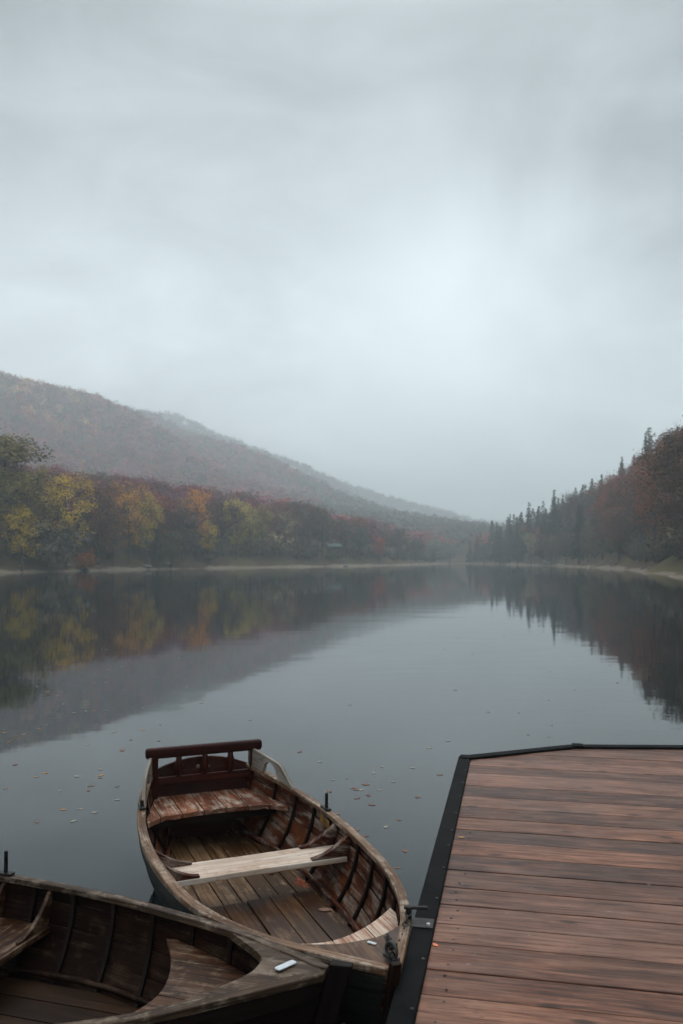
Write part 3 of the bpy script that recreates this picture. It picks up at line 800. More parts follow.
def tree_proto(kind, h, seed):
    """returns (trunk mesh, crown mesh) of a tree of height h"""
    global nr
    nr = np.random.default_rng(seed); rr = random.Random(seed)
    mb = MB(); cent = []
    if kind == 'conifer':
        mb.tube([(0, 0, -.8), (0, 0, h * .3), (.05, 0, h * .7), (0, 0, h * .98)], [h * .017, h * .013, h * .007, .02], 6)
        z = h * .12; cs = []
        while z < h * .985:
            f = (z / h); rad = (h * .19) * (1 - f) ** .8 * rr.uniform(.72, 1.18) + .12
            nb = max(4, int(9 * (1 - f) + 3)); a0 = rr.uniform(0, 6)
            for i in range(nb):
                a = a0 + i * 2 * math.pi / nb + rr.uniform(-.3, .3); L = rad * rr.uniform(.65, 1.1)
                npt = max(3, int(L * 9))
                q = nr.uniform(.1, 1, npt)
                pts = np.stack([np.cos(a) * L * q, np.sin(a) * L * q, z + L * q * .12 - (L * q) ** 2 * .12], 1) + nr.normal(0, .13, (npt, 3))
                cs.append(pts)
                if L > .8: mb.tube([(0, 0, z), (math.cos(a) * L * .8, math.sin(a) * L * .8, z)], [.035, .012], 4)
            z += h * rr.uniform(.022, .038)
        cent = np.concatenate(cs); co = quads_from(cent, .42)
    elif kind == 'shrub':
        cs = []
        for i in range(9):
            a = rr.uniform(0, 6.28); q = rr.uniform(.2, .55) * h; top = np.array((math.cos(a) * q, math.sin(a) * q, h * rr.uniform(.55, .95)))
            mb.tube([(0, 0, -.4), top * (.45, .45, .5), top], [.05, .035, .012], 5)
            for k in range(5):
                c = top * rr.uniform(.45, 1.0) + np.array([rr.gauss(0, .12 * h) for _ in range(3)])
                c[2] = max(c[2], .12 * h); cs.append(c + nr.normal(0, h * .085, (34, 3)))
        cent = np.concatenate(cs); cent = cent[cent[:, 2] > .05]; co = quads_from(cent, .30)
    else:
        dense = {'dense': 1.0, 'autumn': .42, 'bare': .36}[kind]
        cw = h * rr.uniform(.25, .33); zb = h * rr.uniform(.16, .26)
        lean = np.array((rr.uniform(-.4, .4), rr.uniform(-.4, .4), 0))
        tp = [np.array((0, 0, -.8)), np.array((0, 0, h * .2)), lean * .5 + (0, 0, h * .5), lean + (0, 0, h * .86)]
        mb.tube(tp, [h * .020, h * .015, h * .010, .03], 7)
        cs = []; nl = 15 if kind != 'bare' else 18
        for i in range(nl):
            f = (i + rr.uniform(0, .8)) / nl
            zz = h * (.24 + .56 * f); b = np.array((lean[0] * f, lean[1] * f, zz)); a = i * 2.4 + rr.uniform(-.5, .5)
            prof = math.sin(math.pi * (.20 + .72 * f)) ** .7
            L = cw * prof * rr.uniform(.65, 1.15)
            up = L * rr.uniform(.35, .9)
            tip = b + np.array((math.cos(a) * L, math.sin(a) * L, up)); tip[2] = min(tip[2], h * .98)
            mid = b + (tip - b) * .5 + np.array((0, 0, -L * .06))
            mb.tube([b, mid, tip], [h * .007 * (1.2 - f), h * .0045, .015], 5)
            ns = 10 if kind != 'bare' else 13
            for k in range(ns):
                s0 = b + (tip - b) * rr.uniform(.3, 1.0); d2 = np.array([rr.gauss(0, 1), rr.gauss(0, 1), rr.gauss(.35, .8)]); d2 /= np.linalg.norm(d2)
                e2 = s0 + d2 * h * rr.uniform(.05, .105)
                mb.tube([s0, e2], [.028, .010], 4)
                if rr.random() < .93:
                    n = int(70 * dense * rr.choice((.15, .5, 1.0, 1.5, 1.9) if kind != 'dense' else (.6, 1.0, 1.4))) + 3
                    cs.append(e2 + np.clip(nr.normal(0, 1, (n, 3)), -1.3, 1.3) * np.array((h * .040, h * .040, h * .028)) * (1.3 if kind == 'dense' else 1.0))
                if kind == 'bare':
                    for _ in range(3):
                        d3 = d2 + np.array([rr.gauss(0, .6) for _ in range(3)]); mb.tube([e2, e2 + d3 * h * .05], [.014, .006], 3)
            n = int(70 * dense) + 4
            cs.append(tip + nr.normal(0, h * .045, (n, 3)))
        top = lean + (0, 0, h * .9); cs.append(top + nr.normal(0, 1, (int(110 * dense), 3)) * np.array((h * .05, h * .05, h * .045)))
        cent = np.concatenate(cs); co = quads_from(cent, .20 if kind != 'bare' else .18)
    crown = np_mesh('crown', co, qidx(len(co)), M['leaf'])
    tk = mb.build('trunk', M['bark']); trunk = tk.data; bpy.data.objects.remove(tk)
    return trunk, crown
PH = {'dense': 14, 'autumn': 15, 'bare': 14, 'conifer': 18, 'shrub': 4}
PROTO = {k: [tree_proto(k, PH[k], 100 * i + j * 7 + 3) for j in range(n)] for i, (k, n) in enumerate((('dense', 3), ('autumn', 5), ('bare', 4), ('conifer', 4), ('shrub', 3)))}
NAMES = {'dense': 'broadleaf_tree', 'autumn': 'autumn_tree', 'bare': 'thinning_tree', 'conifer': 'conifer_tree', 'shrub': 'shrub'}
n_tree = 0
def plant(kind, x, y, h, c, label, group, wide=1.0):
    global n_tree
    tr, cr = PROTO[kind][rnd.randrange(len(PROTO[kind]))]
    z = float(height(np.array([x]), np.array([y]))[0])
    o = empty(NAMES[kind], (x, y, z), rnd.uniform(0, 6.28)); s = h / PH[kind]
    o.scale = (s * wide, s * wide, s)
    a = link_mesh('trunk', tr, o); b = link_mesh('crown', cr, o); b.color = (*c, 1)
    tag(o, label, 'shrub' if kind == 'shrub' else 'tree', group); n_tree += 1
    return o
def jit(c, s=.14): return tuple(max(.004, v * (1 + rnd.uniform(-s, s))) for v in c)

# hand-placed trees along the two shores: bearing (sideways metres per metre ahead), metres ahead, kind, height, colour, label
GL, GR = 'trees along the left shore', 'trees along the right shore'
OL = (.17, .135, .035); YG = (.58, .40, .04); OC = (.55, .27, .05); OR = (.32, .10, .025); RBN = (.16, .055, .03); PB = (.12, .065, .065); TA = (.26, .205, .12); GO = (.11, .105, .07); DG = (.022, .034, .024); RU = (.25, .07, .026); BE = (.30, .24, .14)
def px(b): return (b - 341.5) / 820
SHORE = [
 (8, 133, 'dense', 21, OL, 'tall dark olive tree at the very left end of the far shore', GL, 1.15),
 (22, 128, 'autumn', 10, (.44, .30, .025), 'low golden tree under the tall dark olive tree', GL, 1.1),
 (44, 137, 'shrub', 7.5, (.10, .09, .07), 'grey green bush between the dark olive tree and the bright yellow tree', GL, 1.2),
 (66, 142, 'autumn', 16, YG, 'bright yellow tree, the most vivid on the left shore', GL, .95),
 (84, 146, 'shrub', 3.6, OR, 'small orange bush low down right of the bright yellow tree', GL, 1.0),
 (98, 156, 'bare', 15, RBN, 'rust brown tree right behind the small orange bush', GL, 1.05),
 (113, 160, 'autumn', 11, (.19, .09, .035), 'orange brown tree left of the tall ochre tree', GL, 1.0),
 (130, 166, 'autumn', 16, OC, 'tall ochre tree with gaps in its crown, left shore', GL, .9),
 (146, 170, 'autumn', 14.5, (.42, .30, .05), 'yellow olive tree beside the tall ochre tree', GL, .85),
 (157, 172, 'conifer', 11, (.035, .045, .025), 'narrow dark ivy green tree among the yellow trees of the left shore', GL, .8),
 (171, 175, 'dense', 8.5, (.075, .07, .03), 'low dark olive tree right of the narrow dark green tree', GL, 1.0),
 (183, 182, 'bare', 13, PB, 'purple brown tree left of the orange topped tree', GL, 1.0),
 (197, 190, 'autumn', 16.5, (.60, .25, .04), 'tall orange topped tree near the middle of the left shore', GL, .85),
 (209, 192, 'autumn', 10, (.52, .36, .04), 'lower yellow tree right of the orange topped tree', GL, 1.0),
 (222, 204, 'bare', 14, PB, 'purple grey tree between two yellow trees', GL, 1.0),
 (236, 206, 'autumn', 14.5, (.46, .36, .06), 'yellow green tree where the pale beach ends', GL, .85),
 (250, 213, 'autumn', 12.5, (.30, .25, .06), 'olive yellow tree on the small point of the left shore', GL, .95),
 (262, 222, 'autumn', 13, (.26, .21, .07), 'dull yellow tree right of the olive yellow tree', GL, .9),
 (271, 224, 'shrub', 7, TA, 'tan bush at the waterline on the small point', GL, 1.2),
 (286, 232, 'autumn', 13, TA, 'beige tree left of the pinkish thin tree', GL, .95),
 (301, 246, 'bare', 15, (.12, .075, .07), 'pinkish thin tree behind the middle of the left shore', GL, 1.0),
 (322, 250, 'autumn', 14.5, GO, 'grey olive tree beside the little green roofed shelter', GL, 1.0),
 (346, 264, 'autumn', 12.5, (.10, .095, .075), 'grey tree right of the little green roofed shelter', GL, 1.05),
 (360, 274, 'dense', 12, (.075, .08, .06), 'dark grey green tree left of the red orange tree', GL, 1.0),
 (379, 290, 'dense', 9.5, (.36, .055, .022), 'small red orange tree alone among grey trees', GL, .8),
 (398, 318, 'bare', 13, (.10, .075, .07), 'grey purple tree right of the red orange tree', GL, 1.0),
 (416, 350, 'dense', 11, (.09, .085, .07), 'grey tree left of the pale rounded tree', GL, 1.0),
 (434, 398, 'dense', 12, (.20, .21, .165), 'pale rounded grey green tree near the far end of the lake', GL, 1.25),
 (450, 436, 'dense', 11, (.13, .13, .105), 'pale grey tree at the far end of the lake', GL, 1.2),
 (700, 100, 'dense', 17.5, (.10, .05, .026), 'large rust olive tree at the right end of the right shore', GR, 1.1),
 (676, 122, 'autumn', 18, (.17, .055, .024), 'tall rust brown tree above the grassy ledge', GR, 1.2),
 (684, 140, 'bare', 20, RU, 'tall red brown tree standing behind the rust brown tree', GR, 1.1),
 (655, 150, 'autumn', 17.5, RU, 'wide red brown tree left of the grassy ledge', GR, 1.15),
 (640, 178, 'bare', 18, (.115, .05, .035), 'thin reddish tree rising behind the wide red brown tree', GR, 1.05),
 (619, 188, 'dense', 12.5, (.155, .055, .028), 'low rounded rust tree hanging over the water', GR, 1.25),
 (602, 208, 'autumn', 12, (.13, .05, .03), 'rust coloured tree right of the dark front conifer', GR, 1.05),
 (588, 224, 'autumn', 12, (.15, .115, .06), 'tan yellowish tree beside the dark front conifer', GR, .8),
 (579, 236, 'conifer', 17, DG, 'dark conifer in front, alone among rusty trees', GR, 1.1),
 (566, 258, 'bare', 11.5, (.11, .07, .06), 'purple brown tree left of the dark front conifer', GR, 1.1),
 (551, 278, 'dense', 11, (.13, .075, .06), 'dusky pink tree low on the right shore', GR, 1.1),
 (531, 302, 'autumn', 13, BE, 'beige yellow tree at the waterline below the conifers', GR, .8),
 (540, 296, 'dense', 9, (.15, .12, .08), 'low beige tree beside the beige yellow tree', GR, 1.0),
 (517, 326, 'conifer', 17, DG, 'dark conifer at the waterline left of the beige yellow tree', GR, 1.1),
 (500, 352, 'conifer', 17, DG, 'hazy dark conifer near the tip of the right shore', GR, 1.2),
 (484, 372, 'bare', 11, (.09, .07, .065), 'hazy brown tree at the tip of the right shore', GR, 1.1),
 (470, 402, 'conifer', 12, DG, 'last hazy conifer at the far tip of the right shore', GR, 1.1),
 (622, 250, 'conifer', 19, DG, 'tall spiky conifer standing out on the right skyline', GR, .8),
 (634, 240, 'conifer', 17, DG, 'second spiky conifer on the right skyline, nearer the corner', GR, .8),
 (597, 262, 'bare', 18, (.10, .075, .075), 'grey purple round topped tree on the right skyline', GR, 1.1),
 (577, 270, 'bare', 20, (.11, .085, .085), 'pale bare round topped tree left of the skyline conifers', GR, 1.1),
 (554, 290, 'conifer', 23, DG, 'tallest of the hazy conifers on the right shore', GR, 1.0),
 (543, 296, 'conifer', 17, DG, 'conifer just left of the tallest hazy conifer', GR, 1.1),
 (529, 318, 'conifer', 22, DG, 'pointed hazy conifer second in the row toward the lake end', GR, 1.05),
 (510, 345, 'conifer', 20.5, DG, 'pointed hazy conifer third in the row toward the lake end', GR, 1.05),
 (497, 366, 'conifer', 18, DG, 'pointed hazy conifer fourth in the row toward the lake end', GR, 1.05),
 (477, 398, 'conifer', 14, DG, 'short hazy conifer just before the tip of the right shore', GR, 1.05),
]
for (bx, yd, kind, h, c, lab, grp, wd) in SHORE:
    plant(kind, px(bx) * yd, yd, h * (1.1 if grp == GL and kind in ('autumn', 'bare') else 1), c, lab, grp, wd * (.88 if kind == 'autumn' else 1))

# undergrowth shrubs along both waterlines
def walk(pts, step):
    out = []
    for a, b in zip(pts, pts[1:]):
        a = np.array(a); b = np.array(b); n = max(1, int(np.linalg.norm(b - a) / step))
        out += [a + (b - a) * (i + rnd.random()) / n for i in range(n)]
    return out
for q in walk(LAKE[3:12], 4.5):
    x, y = q[0] - rnd.uniform(2.5, 6), q[1] + rnd.uniform(2, 5)
    if lake_dist(np.array([x]), np.array([y]))[0] > 1.2:
        plant('shrub', x, y, rnd.uniform(1.6, 3.8), jit(rnd.choice([(.07, .062, .035), (.09, .06, .04), (.06, .06, .04)])), 'low brown green shrub at the foot of the left shore trees', 'waterside shrubs of the left shore', 1.3)
for q in walk(LAKE[12:21], 5.0):
    x, y = q[0] + rnd.uniform(2.5, 5), q[1] + rnd.uniform(-1, 3)
    if lake_dist(np.array([x]), np.array([y]))[0] > 1.2:
        plant('shrub', x, y, rnd.uniform(2.0, 4.2), jit(rnd.choice([(.07, .05, .03), (.09, .055, .035), (.05, .05, .035)])), 'low dark shrub at the foot of the right shore trees', 'waterside shrubs of the right shore', 1.3)

# ------------------------------------------------------------------ the woods on the slopes
taken = [(px(s[0]) * s[1], s[1]) for s in SHORE]
cand = []
y = 96.0
while y < 2450:
    sp = 5.4 + y * .0066
    x = -.52 * y - 25
    while x < .52 * y + 25:
        cand.append((x + rnd.uniform(-.42, .42) * sp, y + rnd.uniform(-.42, .42) * sp)); x += sp
    y += sp
cand = np.array(cand); dd = lake_dist(cand[:, 0], cand[:, 1]); hz = height(cand[:, 0], cand[:, 1])
ok = dd > 5.5
cand, dd, hz = cand[ok], dd[ok], hz[ok]
# only slopes that face the lake or show over the crest
vis = np.ones(len(cand), bool)
for f in (.3, .45, .55, .65, .74, .82, .88, .93, .97):
    q = cand * f; zz = height(q[:, 0], q[:, 1]) + np.where(lake_dist(q[:, 0], q[:, 1]) > 3, 6, 0)
    line = 1.95 + (hz + 15 - 1.95) * f
    vis &= zz < line + 4
cand, dd, hz = cand[vis], dd[vis], hz[vis]
order = np.argsort(np.hypot(cand[:, 0], cand[:, 1]) + dd * .8)
pal_near = [((.22, .050, .080), .36), ((.23, .060, .046), .26), ((.165, .066, .10), .20), ((.155, .085, .06), .13), ((.105, .08, .04), .09)]
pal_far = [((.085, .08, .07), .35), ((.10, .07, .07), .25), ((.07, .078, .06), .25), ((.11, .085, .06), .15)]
pal_right = [((.22, .056, .028), .46), ((.17, .07, .042), .2), ((.085, .06, .055), .2), (DG, .06)]
def pick(pal):
    q = rnd.random() * sum(w for _, w in pal)
    for c, w in pal:
        q -= w
        if q <= 0: return c
    return pal[-1][0]
WORD = {0: 'purple brown', 1: 'rust red', 2: 'grey purple', 3: 'warm brown', 4: 'olive brown'}
n_ind = 0; forest = []
for i in order:
    x, yy = cand[i]; d = dd[i]; z = hz[i]; left = x < 58 or yy > 440
    if min(math.hypot(x - a, yy - b) for a, b in taken) < 4.5: continue
    bx = 341.5 + 820 * x / yy
    if left:
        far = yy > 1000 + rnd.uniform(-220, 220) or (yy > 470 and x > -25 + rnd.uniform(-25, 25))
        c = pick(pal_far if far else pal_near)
        if not far:
            by = 560 - 820 * (z + 11) / yy
            if bx < 48 and by < 393 + .3 * bx and rnd.random() < .6: c = (.38, .23, .12)
            elif 40 < bx < 85 and by < 420 and rnd.random() < .35: c = (.33, .22, .10)
            elif rnd.random() < .015: c = (.26, .13, .05)
    else: c = DG if rnd.random() < (.5 if bx < 592 else .05) else pick(pal_right)
    kind = 'conifer' if c == DG else ('bare' if rnd.random() < .6 else 'dense')
    h = rnd.uniform(10.5, 14.5) * (1.2 if kind == 'conifer' else 1)
    if not left and yy > 240 and kind != 'conifer': h *= .85
    if not left and yy <= 240: h *= 1.2
    inview = abs(x) < .44 * yy
    if n_ind < 165 and inview:
        pl = pal_near if left else pal_right
        if c == DG: lab, grp = 'dark green conifer in the wood behind the right shore', 'trees of the wood behind the right shore'
        elif left:
            w_ = next((WORD[k] for k, (cc, _) in enumerate(pal_near) if cc == c), 'orange' if c[0] > .2 else 'grey brown')
            lab, grp = w_ + ' tree with thinning crown on the slope behind the left shore trees', 'trees of the lower slope behind the left shore'
        else:
            w_ = {0: 'rust red', 1: 'warm brown', 2: 'grey purple'}.get(next((k for k, (cc, _) in enumerate(pal_right) if cc == c), 9), 'grey brown')
            lab, grp = w_ + ' tree in the wood behind the right shore trees', 'trees of the wood behind the right shore'
        plant(kind, x, yy, h, jit(c), lab, grp, rnd.uniform(.95, 1.25)); n_ind += 1
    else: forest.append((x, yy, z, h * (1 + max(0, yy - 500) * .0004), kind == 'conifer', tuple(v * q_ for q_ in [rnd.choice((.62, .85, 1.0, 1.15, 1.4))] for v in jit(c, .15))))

def cloud_proto(conif, n, seed):
    g = np.random.default_rng(seed)
    if conif:
        f = g.uniform(0, 1, n) ** 1.3; a = g.uniform(0, 6.283, n); r = .19 * (1 - f) ** .85 * np.sqrt(g.uniform(.15, 1, n))
        return np.stack([np.cos(a) * r, np.sin(a) * r, .1 + .9 * f], 1)
    k = 13; a = g.uniform(0, 6.283, k); zc = g.uniform(.35, .86, k); r = .30 * np.sin(np.pi * (zc * .95)) ** .6 * np.sqrt(g.uniform(.1, 1, k))
    c = np.stack([np.cos(a) * r, np.sin(a) * r, zc], 1)[g.integers(0, k, n)]
    return c + g.normal(0, 1, (n, 3)) * np.array((.075, .075, .06))
def build_forest(name, rows, label):
    VV, CC = [], []; lod = {}
    g = np.random.default_rng(5)
    for (x, yy, z, h, cf, c) in rows:
        L = 0 if yy < 230 else (1 if yy < 340 else (2 if yy < 620 else 3))
        n = (700, 460, 280, 120)[L]; size = (.46, .62, .85, 1.45)[L]
        key = (cf, L)
        if key not in lod: lod[key] = [cloud_proto(cf, n, 40 + 9 * L + q + 100 * cf) for q in range(6)]
        P = lod[key][rnd.randrange(6)] * (h * (1.12 if not cf else 1.0), h * (1.12 if not cf else 1.0), h)
        a = rnd.uniform(0, 6.28); ca, sa = math.cos(a), math.sin(a)
        P = np.stack([P[:, 0] * ca - P[:, 1] * sa + x, P[:, 0] * sa + P[:, 1] * ca + yy, P[:, 2] + z], 1)
        o_ = P - (x, yy, z + h * .5); o_ /= np.linalg.norm(o_, axis=1)[:, None]
        nn = o_ + g.normal(size=(n, 3)) * .4 + (0, 0, .25); nn /= np.linalg.norm(nn, axis=1)[:, None]
        u = g.normal(size=(n, 3)); u -= nn * (u * nn).sum(1)[:, None]; u /= np.linalg.norm(u, axis=1)[:, None]
        w = np.cross(nn, u)
        s = (size * g.uniform(.6, 1.3, n))[:, None] * .5
        VV.append(np.stack([P - (u + w * .6) * s, P + (u * .8 - w) * s, P + (u + w * .6) * s, P + (w - u * .8) * s], 1).reshape(-1, 3))
        CC.append(np.tile(np.array((*c, 1)), (n * 4, 1)))
        # trunk: a slim three-sided post
        tr = .13; T = np.array([(tr, 0), (-tr / 2, tr * .87), (-tr / 2, -tr * .87)])
        for q in range(3):
            a0, a1 = T[q], T[(q + 1) % 3]
            VV.append(np.array([(x + a0[0], yy + a0[1], z - .5), (x + a1[0], yy + a1[1], z - .5), (x + a1[0] * .4, yy + a1[1] * .4, z + h * .7), (x + a0[0] * .4, yy + a0[1] * .4, z + h * .7)]))
        CC.append(np.tile(np.array((.05, .042, .038, 1)), (12, 1)))
    V = np.concatenate(VV); C = np.concatenate(CC)
    o = link_mesh(name, np_mesh(name, V, qidx(len(V)), M['forest'], C)); tag(o, label, kind='stuff')
    return len(V) // 4
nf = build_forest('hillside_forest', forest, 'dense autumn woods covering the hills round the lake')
print('trees', n_tree, 'forest trees', len(forest), 'cards', nf)

# small shelter by the water and rocks on the grassy ledge
sx_, sy_ = px(334) * 262, 262.; sz = float(height(np.array([sx_]), np.array([sy_]))[0])
sh = tag(empty('shelter', (sx_, sy_, sz), .2), 'little green roofed shelter near the waterline across the lake', 'shelter')
M['greenroof'] = plain('green_roof_sheet', (.05, .13, .12), .5); M['shed'] = plain('shed_board', (.10, .085, .07), .8)
mb = MB(); mb.prism([(-2.2, -1.5, 2.1), (2.2, -1.5, 2.1), (2.2, 1.5, 2.1), (-2.2, 1.5, 2.1)], (0, 0, .08), (1, 0, 0)); mb.prism([(-2.4, -1.7, 2.2), (-2.4, 1.7, 2.2), (-2.4, 0, 3.1)], (4.8, 0, 0), (1, 0, 0)); mb.build('roof', M['greenroof'], sh)
for ax in (-1.9, 1.9):
    for ay in (-1.2, 1.2):
        mb = MB(); mb.box((ax, ay, .75), (0, 0, 2.7), (.16, 0, 0), (0, .16, 0)); mb.build('post', M['shed'], sh)
mb = MB(); mb.box((0, 1.25, 1.0), (3.6, 0, 0), (0, .08, 0), (0, 0, 1.9)); mb.build('rear_wall', M['shed'], sh)

# ------------------------------------------------------------------ fallen leaves
def leaf_mesh(name, outline, mat, curl, seed):
    rr = random.Random(seed); n = len(outline); V = [(0, 0, .004)] ; 
    pts = [np.array(p, float) for p in outline]
    zf = lambda p: .004 + curl * (p[0] ** 2 * 1.2 + abs(p[1]) * .35 + .25 * p[0] * p[1])
    V = [(0, 0, zf((0, 0)))] + [(p[0], p[1], zf(p)) for p in pts]
    V += [(v[0], v[1], v[2] - .006) for v in V]
    F = []
    for i in range(n):
        a, b = 1 + i, 1 + (i + 1) % n
        F.append((0, a, b)); F.append((n + 1, n + 1 + b, n + 1 + a)); F.append((a, n + 1 + a, n + 1 + b, b))
    me = bpy.data.meshes.new(name); me.from_pydata(V, [], F); me.materials.append(mat); me.update(); return me
maple = []
for (ang, rad) in [(-90, .12), (-66, .34), (-50, .62), (-36, .42), (-12, .58), (2, .92), (14, .62), (26, .80), (38, .44), (60, .60), (72, .78), (82, .72), (90, 1.05),
                   (98, .72), (108, .78), (120, .60), (142, .44), (154, .80), (166, .62), (178, .92), (192, .58), (216, .42), (230, .62), (246, .34)]:
    maple.append((rad * math.cos(R(ang)), rad * math.sin(R(ang))))
oval = [(math.cos(a) * .5 * (1 - .25 * math.sin(a) ** 2), math.sin(a) * (.95 if math.sin(a) > 0 else .8)) for a in np.linspace(-math.pi / 2, 1.5 * math.pi, 16, endpoint=False)]
def leafmat(name, c): return plain(name, c, .55, var=.35, scale=3, spec=.3)
LM = {'orange': leafmat('orange_leaf', (.72, .20, .09)), 'rusty': leafmat('rusty_leaf', (.20, .085, .05)), 'ochre': leafmat('ochre_leaf', (.36, .17, .05)), 'brown': leafmat('brown_leaf', (.16, .085, .055)),
      'red': leafmat('red_leaf', (.14, .045, .035)), 'pale': leafmat('pale_leaf', (.24, .21, .17))}
def put_leaf(kind, colr, loc, size, label, group=None, tilt=(0, 0), rz=None):
    key = (kind, colr)
    if key not in LEAF: LEAF[key] = leaf_mesh('maple_leaf' if kind == 'm' else 'oval_leaf', maple if kind == 'm' else oval, LM[colr], .10 if kind == 'm' else .14, 3)
    o = link_mesh('fallen_leaf', LEAF[key]); o.location = loc; o.scale = (size,) * 3; o.rotation_euler = (tilt[0], tilt[1], rnd.uniform(0, 6.28) if rz is None else rz)
    return tag(o, label, 'leaf', group)
LEAF = {}
for q, (x_, y_, w_) in enumerate(((.95, .22, 'among the floorboards behind the pale thwart'), (1.75, -.12, 'on the wet raised boards near the bow'), (.72, -.2, 'in the shade of the stern bench'), (1.62, .3, 'by the floor stringer near the bow'))):
    put_leaf('o', 'brown', boat_pt(S1, B1, x_, y_, .082 if x_ < 1.3 else .110), .026 + .006 * q, 'brown leaf in the central boat ' + w_)
put_leaf('m', 'orange', boat_pt(S1, B1, 1.27, .30, .122), .072, 'orange maple leaf lying on the floorboards of the central boat', rz=2.2, tilt=(.12, -.2))
put_leaf('o', 'ochre', boat_pt(S1, B1, 1.33, .09, .082), .05, 'small ochre leaf on the boat floor left of the orange maple leaf', rz=1.9)
put_leaf('o', 'ochre', boat_pt(S1, B1, 1.30, -.27, .082), .032, 'tiny ochre leaf on the boat floor under the far end of the pale thwart', rz=.6)
put_leaf('o', 'orange', dk(3.28, .105, DZ + .003), .018, 'tiny orange leaf on the dock planks beside the mooring bracket', rz=.5)
put_leaf('o', 'ochre', dk(4.55, .13, DZ + .003), .022, 'tiny ochre leaf on the dock planks halfway along the rubber edge', rz=1.5)
FG = 'fallen leaves floating on the lake'
def on_water(bx, by): D = 1.95 * 820 / (by - 560); return ((bx - 341.5) / 820 * D, D, .001)
floats = [(347, 779, 'orange'), (333, 780, 'pale'), (374, 773, 'pale'), (367, 836, 'red'), (399, 820, 'orange'), (386, 827, 'pale'), (405, 851, 'orange'), (398, 868, 'orange'), (357, 830, 'brown'),
          (122, 751, 'orange'), (131, 740, 'red'), (528, 735, 'brown'), (548, 737, 'pale'), (382, 767, 'pale'), (393, 782, 'pale'), (356, 790, 'brown'), (380, 790, 'pale'), (417, 797, 'brown'), (372, 805, 'red'),
          (122, 667, 'pale'), (134, 663, 'brown'), (264, 639, 'pale'), (122, 694, 'brown'), (201, 703, 'pale'), (187, 687, 'pale'), (12, 740, 'orange'), (39, 729, 'ochre'), (47, 725, 'pale'), (74, 713, 'pale'),
          (122, 750, 'orange'), (37, 777, 'ochre'), (46, 773, 'ochre'), (6, 789, 'orange'), (117, 800, 'pale'), (60, 791, 'pale'), (25, 747, 'brown'), (412, 768, 'pale'), (448, 741, 'pale'), (440, 775, 'brown'),
          (320, 762, 'pale'), (300, 752, 'red'), (488, 712, 'pale'), (610, 665, 'pale'), (575, 690, 'brown'), (455, 690, 'pale'), (350, 705, 'pale'), (250, 720, 'pale'), (160, 725, 'brown'), (88, 745, 'pale'), (15, 765, 'red'), (430, 748, 'pale')]
for cx_, cy_, n, sx2 in ((50, 691, 9, 14), (88, 655, 8, 11), (100, 680, 5, 18), (345, 640, 6, 22), (150, 650, 7, 30), (500, 640, 6, 40), (600, 625, 5, 40), (380, 785, 5, 26), (30, 735, 9, 24), (95, 775, 7, 30), (110, 720, 8, 40), (60, 820, 5, 30), (540, 700, 6, 50), (365, 800, 3, 22)):
    for _ in range(n): floats.append((cx_ + rnd.gauss(0, sx2), cy_ + rnd.gauss(0, 2.5 + sx2 * .18), rnd.choice(['pale', 'pale', 'brown', 'ochre', 'red'])))
SIDE = lambda a, b: 'near the left shore' if b < 700 and a < 230 else ('left of the red railed boat' if a < 230 else ('between the central boat and the dock' if b > 760 else 'out in the middle'))
for (bx, by, cl) in floats:
    cl = {'orange': 'rusty'}.get(cl, cl)
    if 138 < bx < 300 and by > 742 or by < 610: continue
    x, yy, z = on_water(bx, by)
    put_leaf('o' if rnd.random() < .7 else 'm', cl, (x, yy, z), rnd.uniform(.020, .037) * (1 + .012 * yy), cl + ' leaf afloat on the lake ' + SIDE(bx, by), FG)

# ------------------------------------------------------------------ stones and fallen branches on the banks
M['stone'] = plain('grey_shore_stone', (.17, .155, .14), .85, var=.45, scale=2.5)
rocks = []
for q in range(3):
    import bmesh
    bm = bmesh.new(); bmesh.ops.create_icosphere(bm, subdivisions=2, radius=1.0); rr = random.Random(q)
    ph = [rr.uniform(0, 6) for _ in range(3)]
    for v in bm.verts:
        c = v.co.copy(); v.co = c * (1 + .22 * math.sin(3 * c.x + ph[0]) * math.cos(2.5 * c.y + ph[1]) + .12 * math.sin(6 * c.z + ph[2] + 4 * c.x)); v.co.z *= .6
    me = bpy.data.meshes.new('shore_stone'); bm.to_mesh(me); bm.free(); me.materials.append(M['stone']); rocks.append(me)
for pts, sgn_, lab, grp in ((LAKE[3:12], -1, 'grey stone on the pale bank of the left shore', 'stones along the left shore'), (LAKE[14:21], 1, 'grey stone on the bank of the right shore', 'stones along the right shore')):
    for q in walk(pts, 7.0):
        x, y = q[0] + sgn_ * rnd.uniform(.3, 2.2), q[1] + rnd.uniform(-.5, 1.5); d_ = float(lake_dist(np.array([x]), np.array([y]))[0])
        if not -.6 < d_ < 3 or rnd.random() < .3: continue
        o = link_mesh('shore_stone', rocks[rnd.randrange(3)]); r0 = rnd.choice((.25, .35, .5, .8)); o.scale = (r0 * rnd.uniform(1, 1.7), r0, r0)
        o.location = (x, y, float(height(np.array([x]), np.array([y]))[0]) + .1 * r0); o.rotation_euler = (0, 0, rnd.uniform(0, 6.28)); tag(o, lab, 'stone', grp)

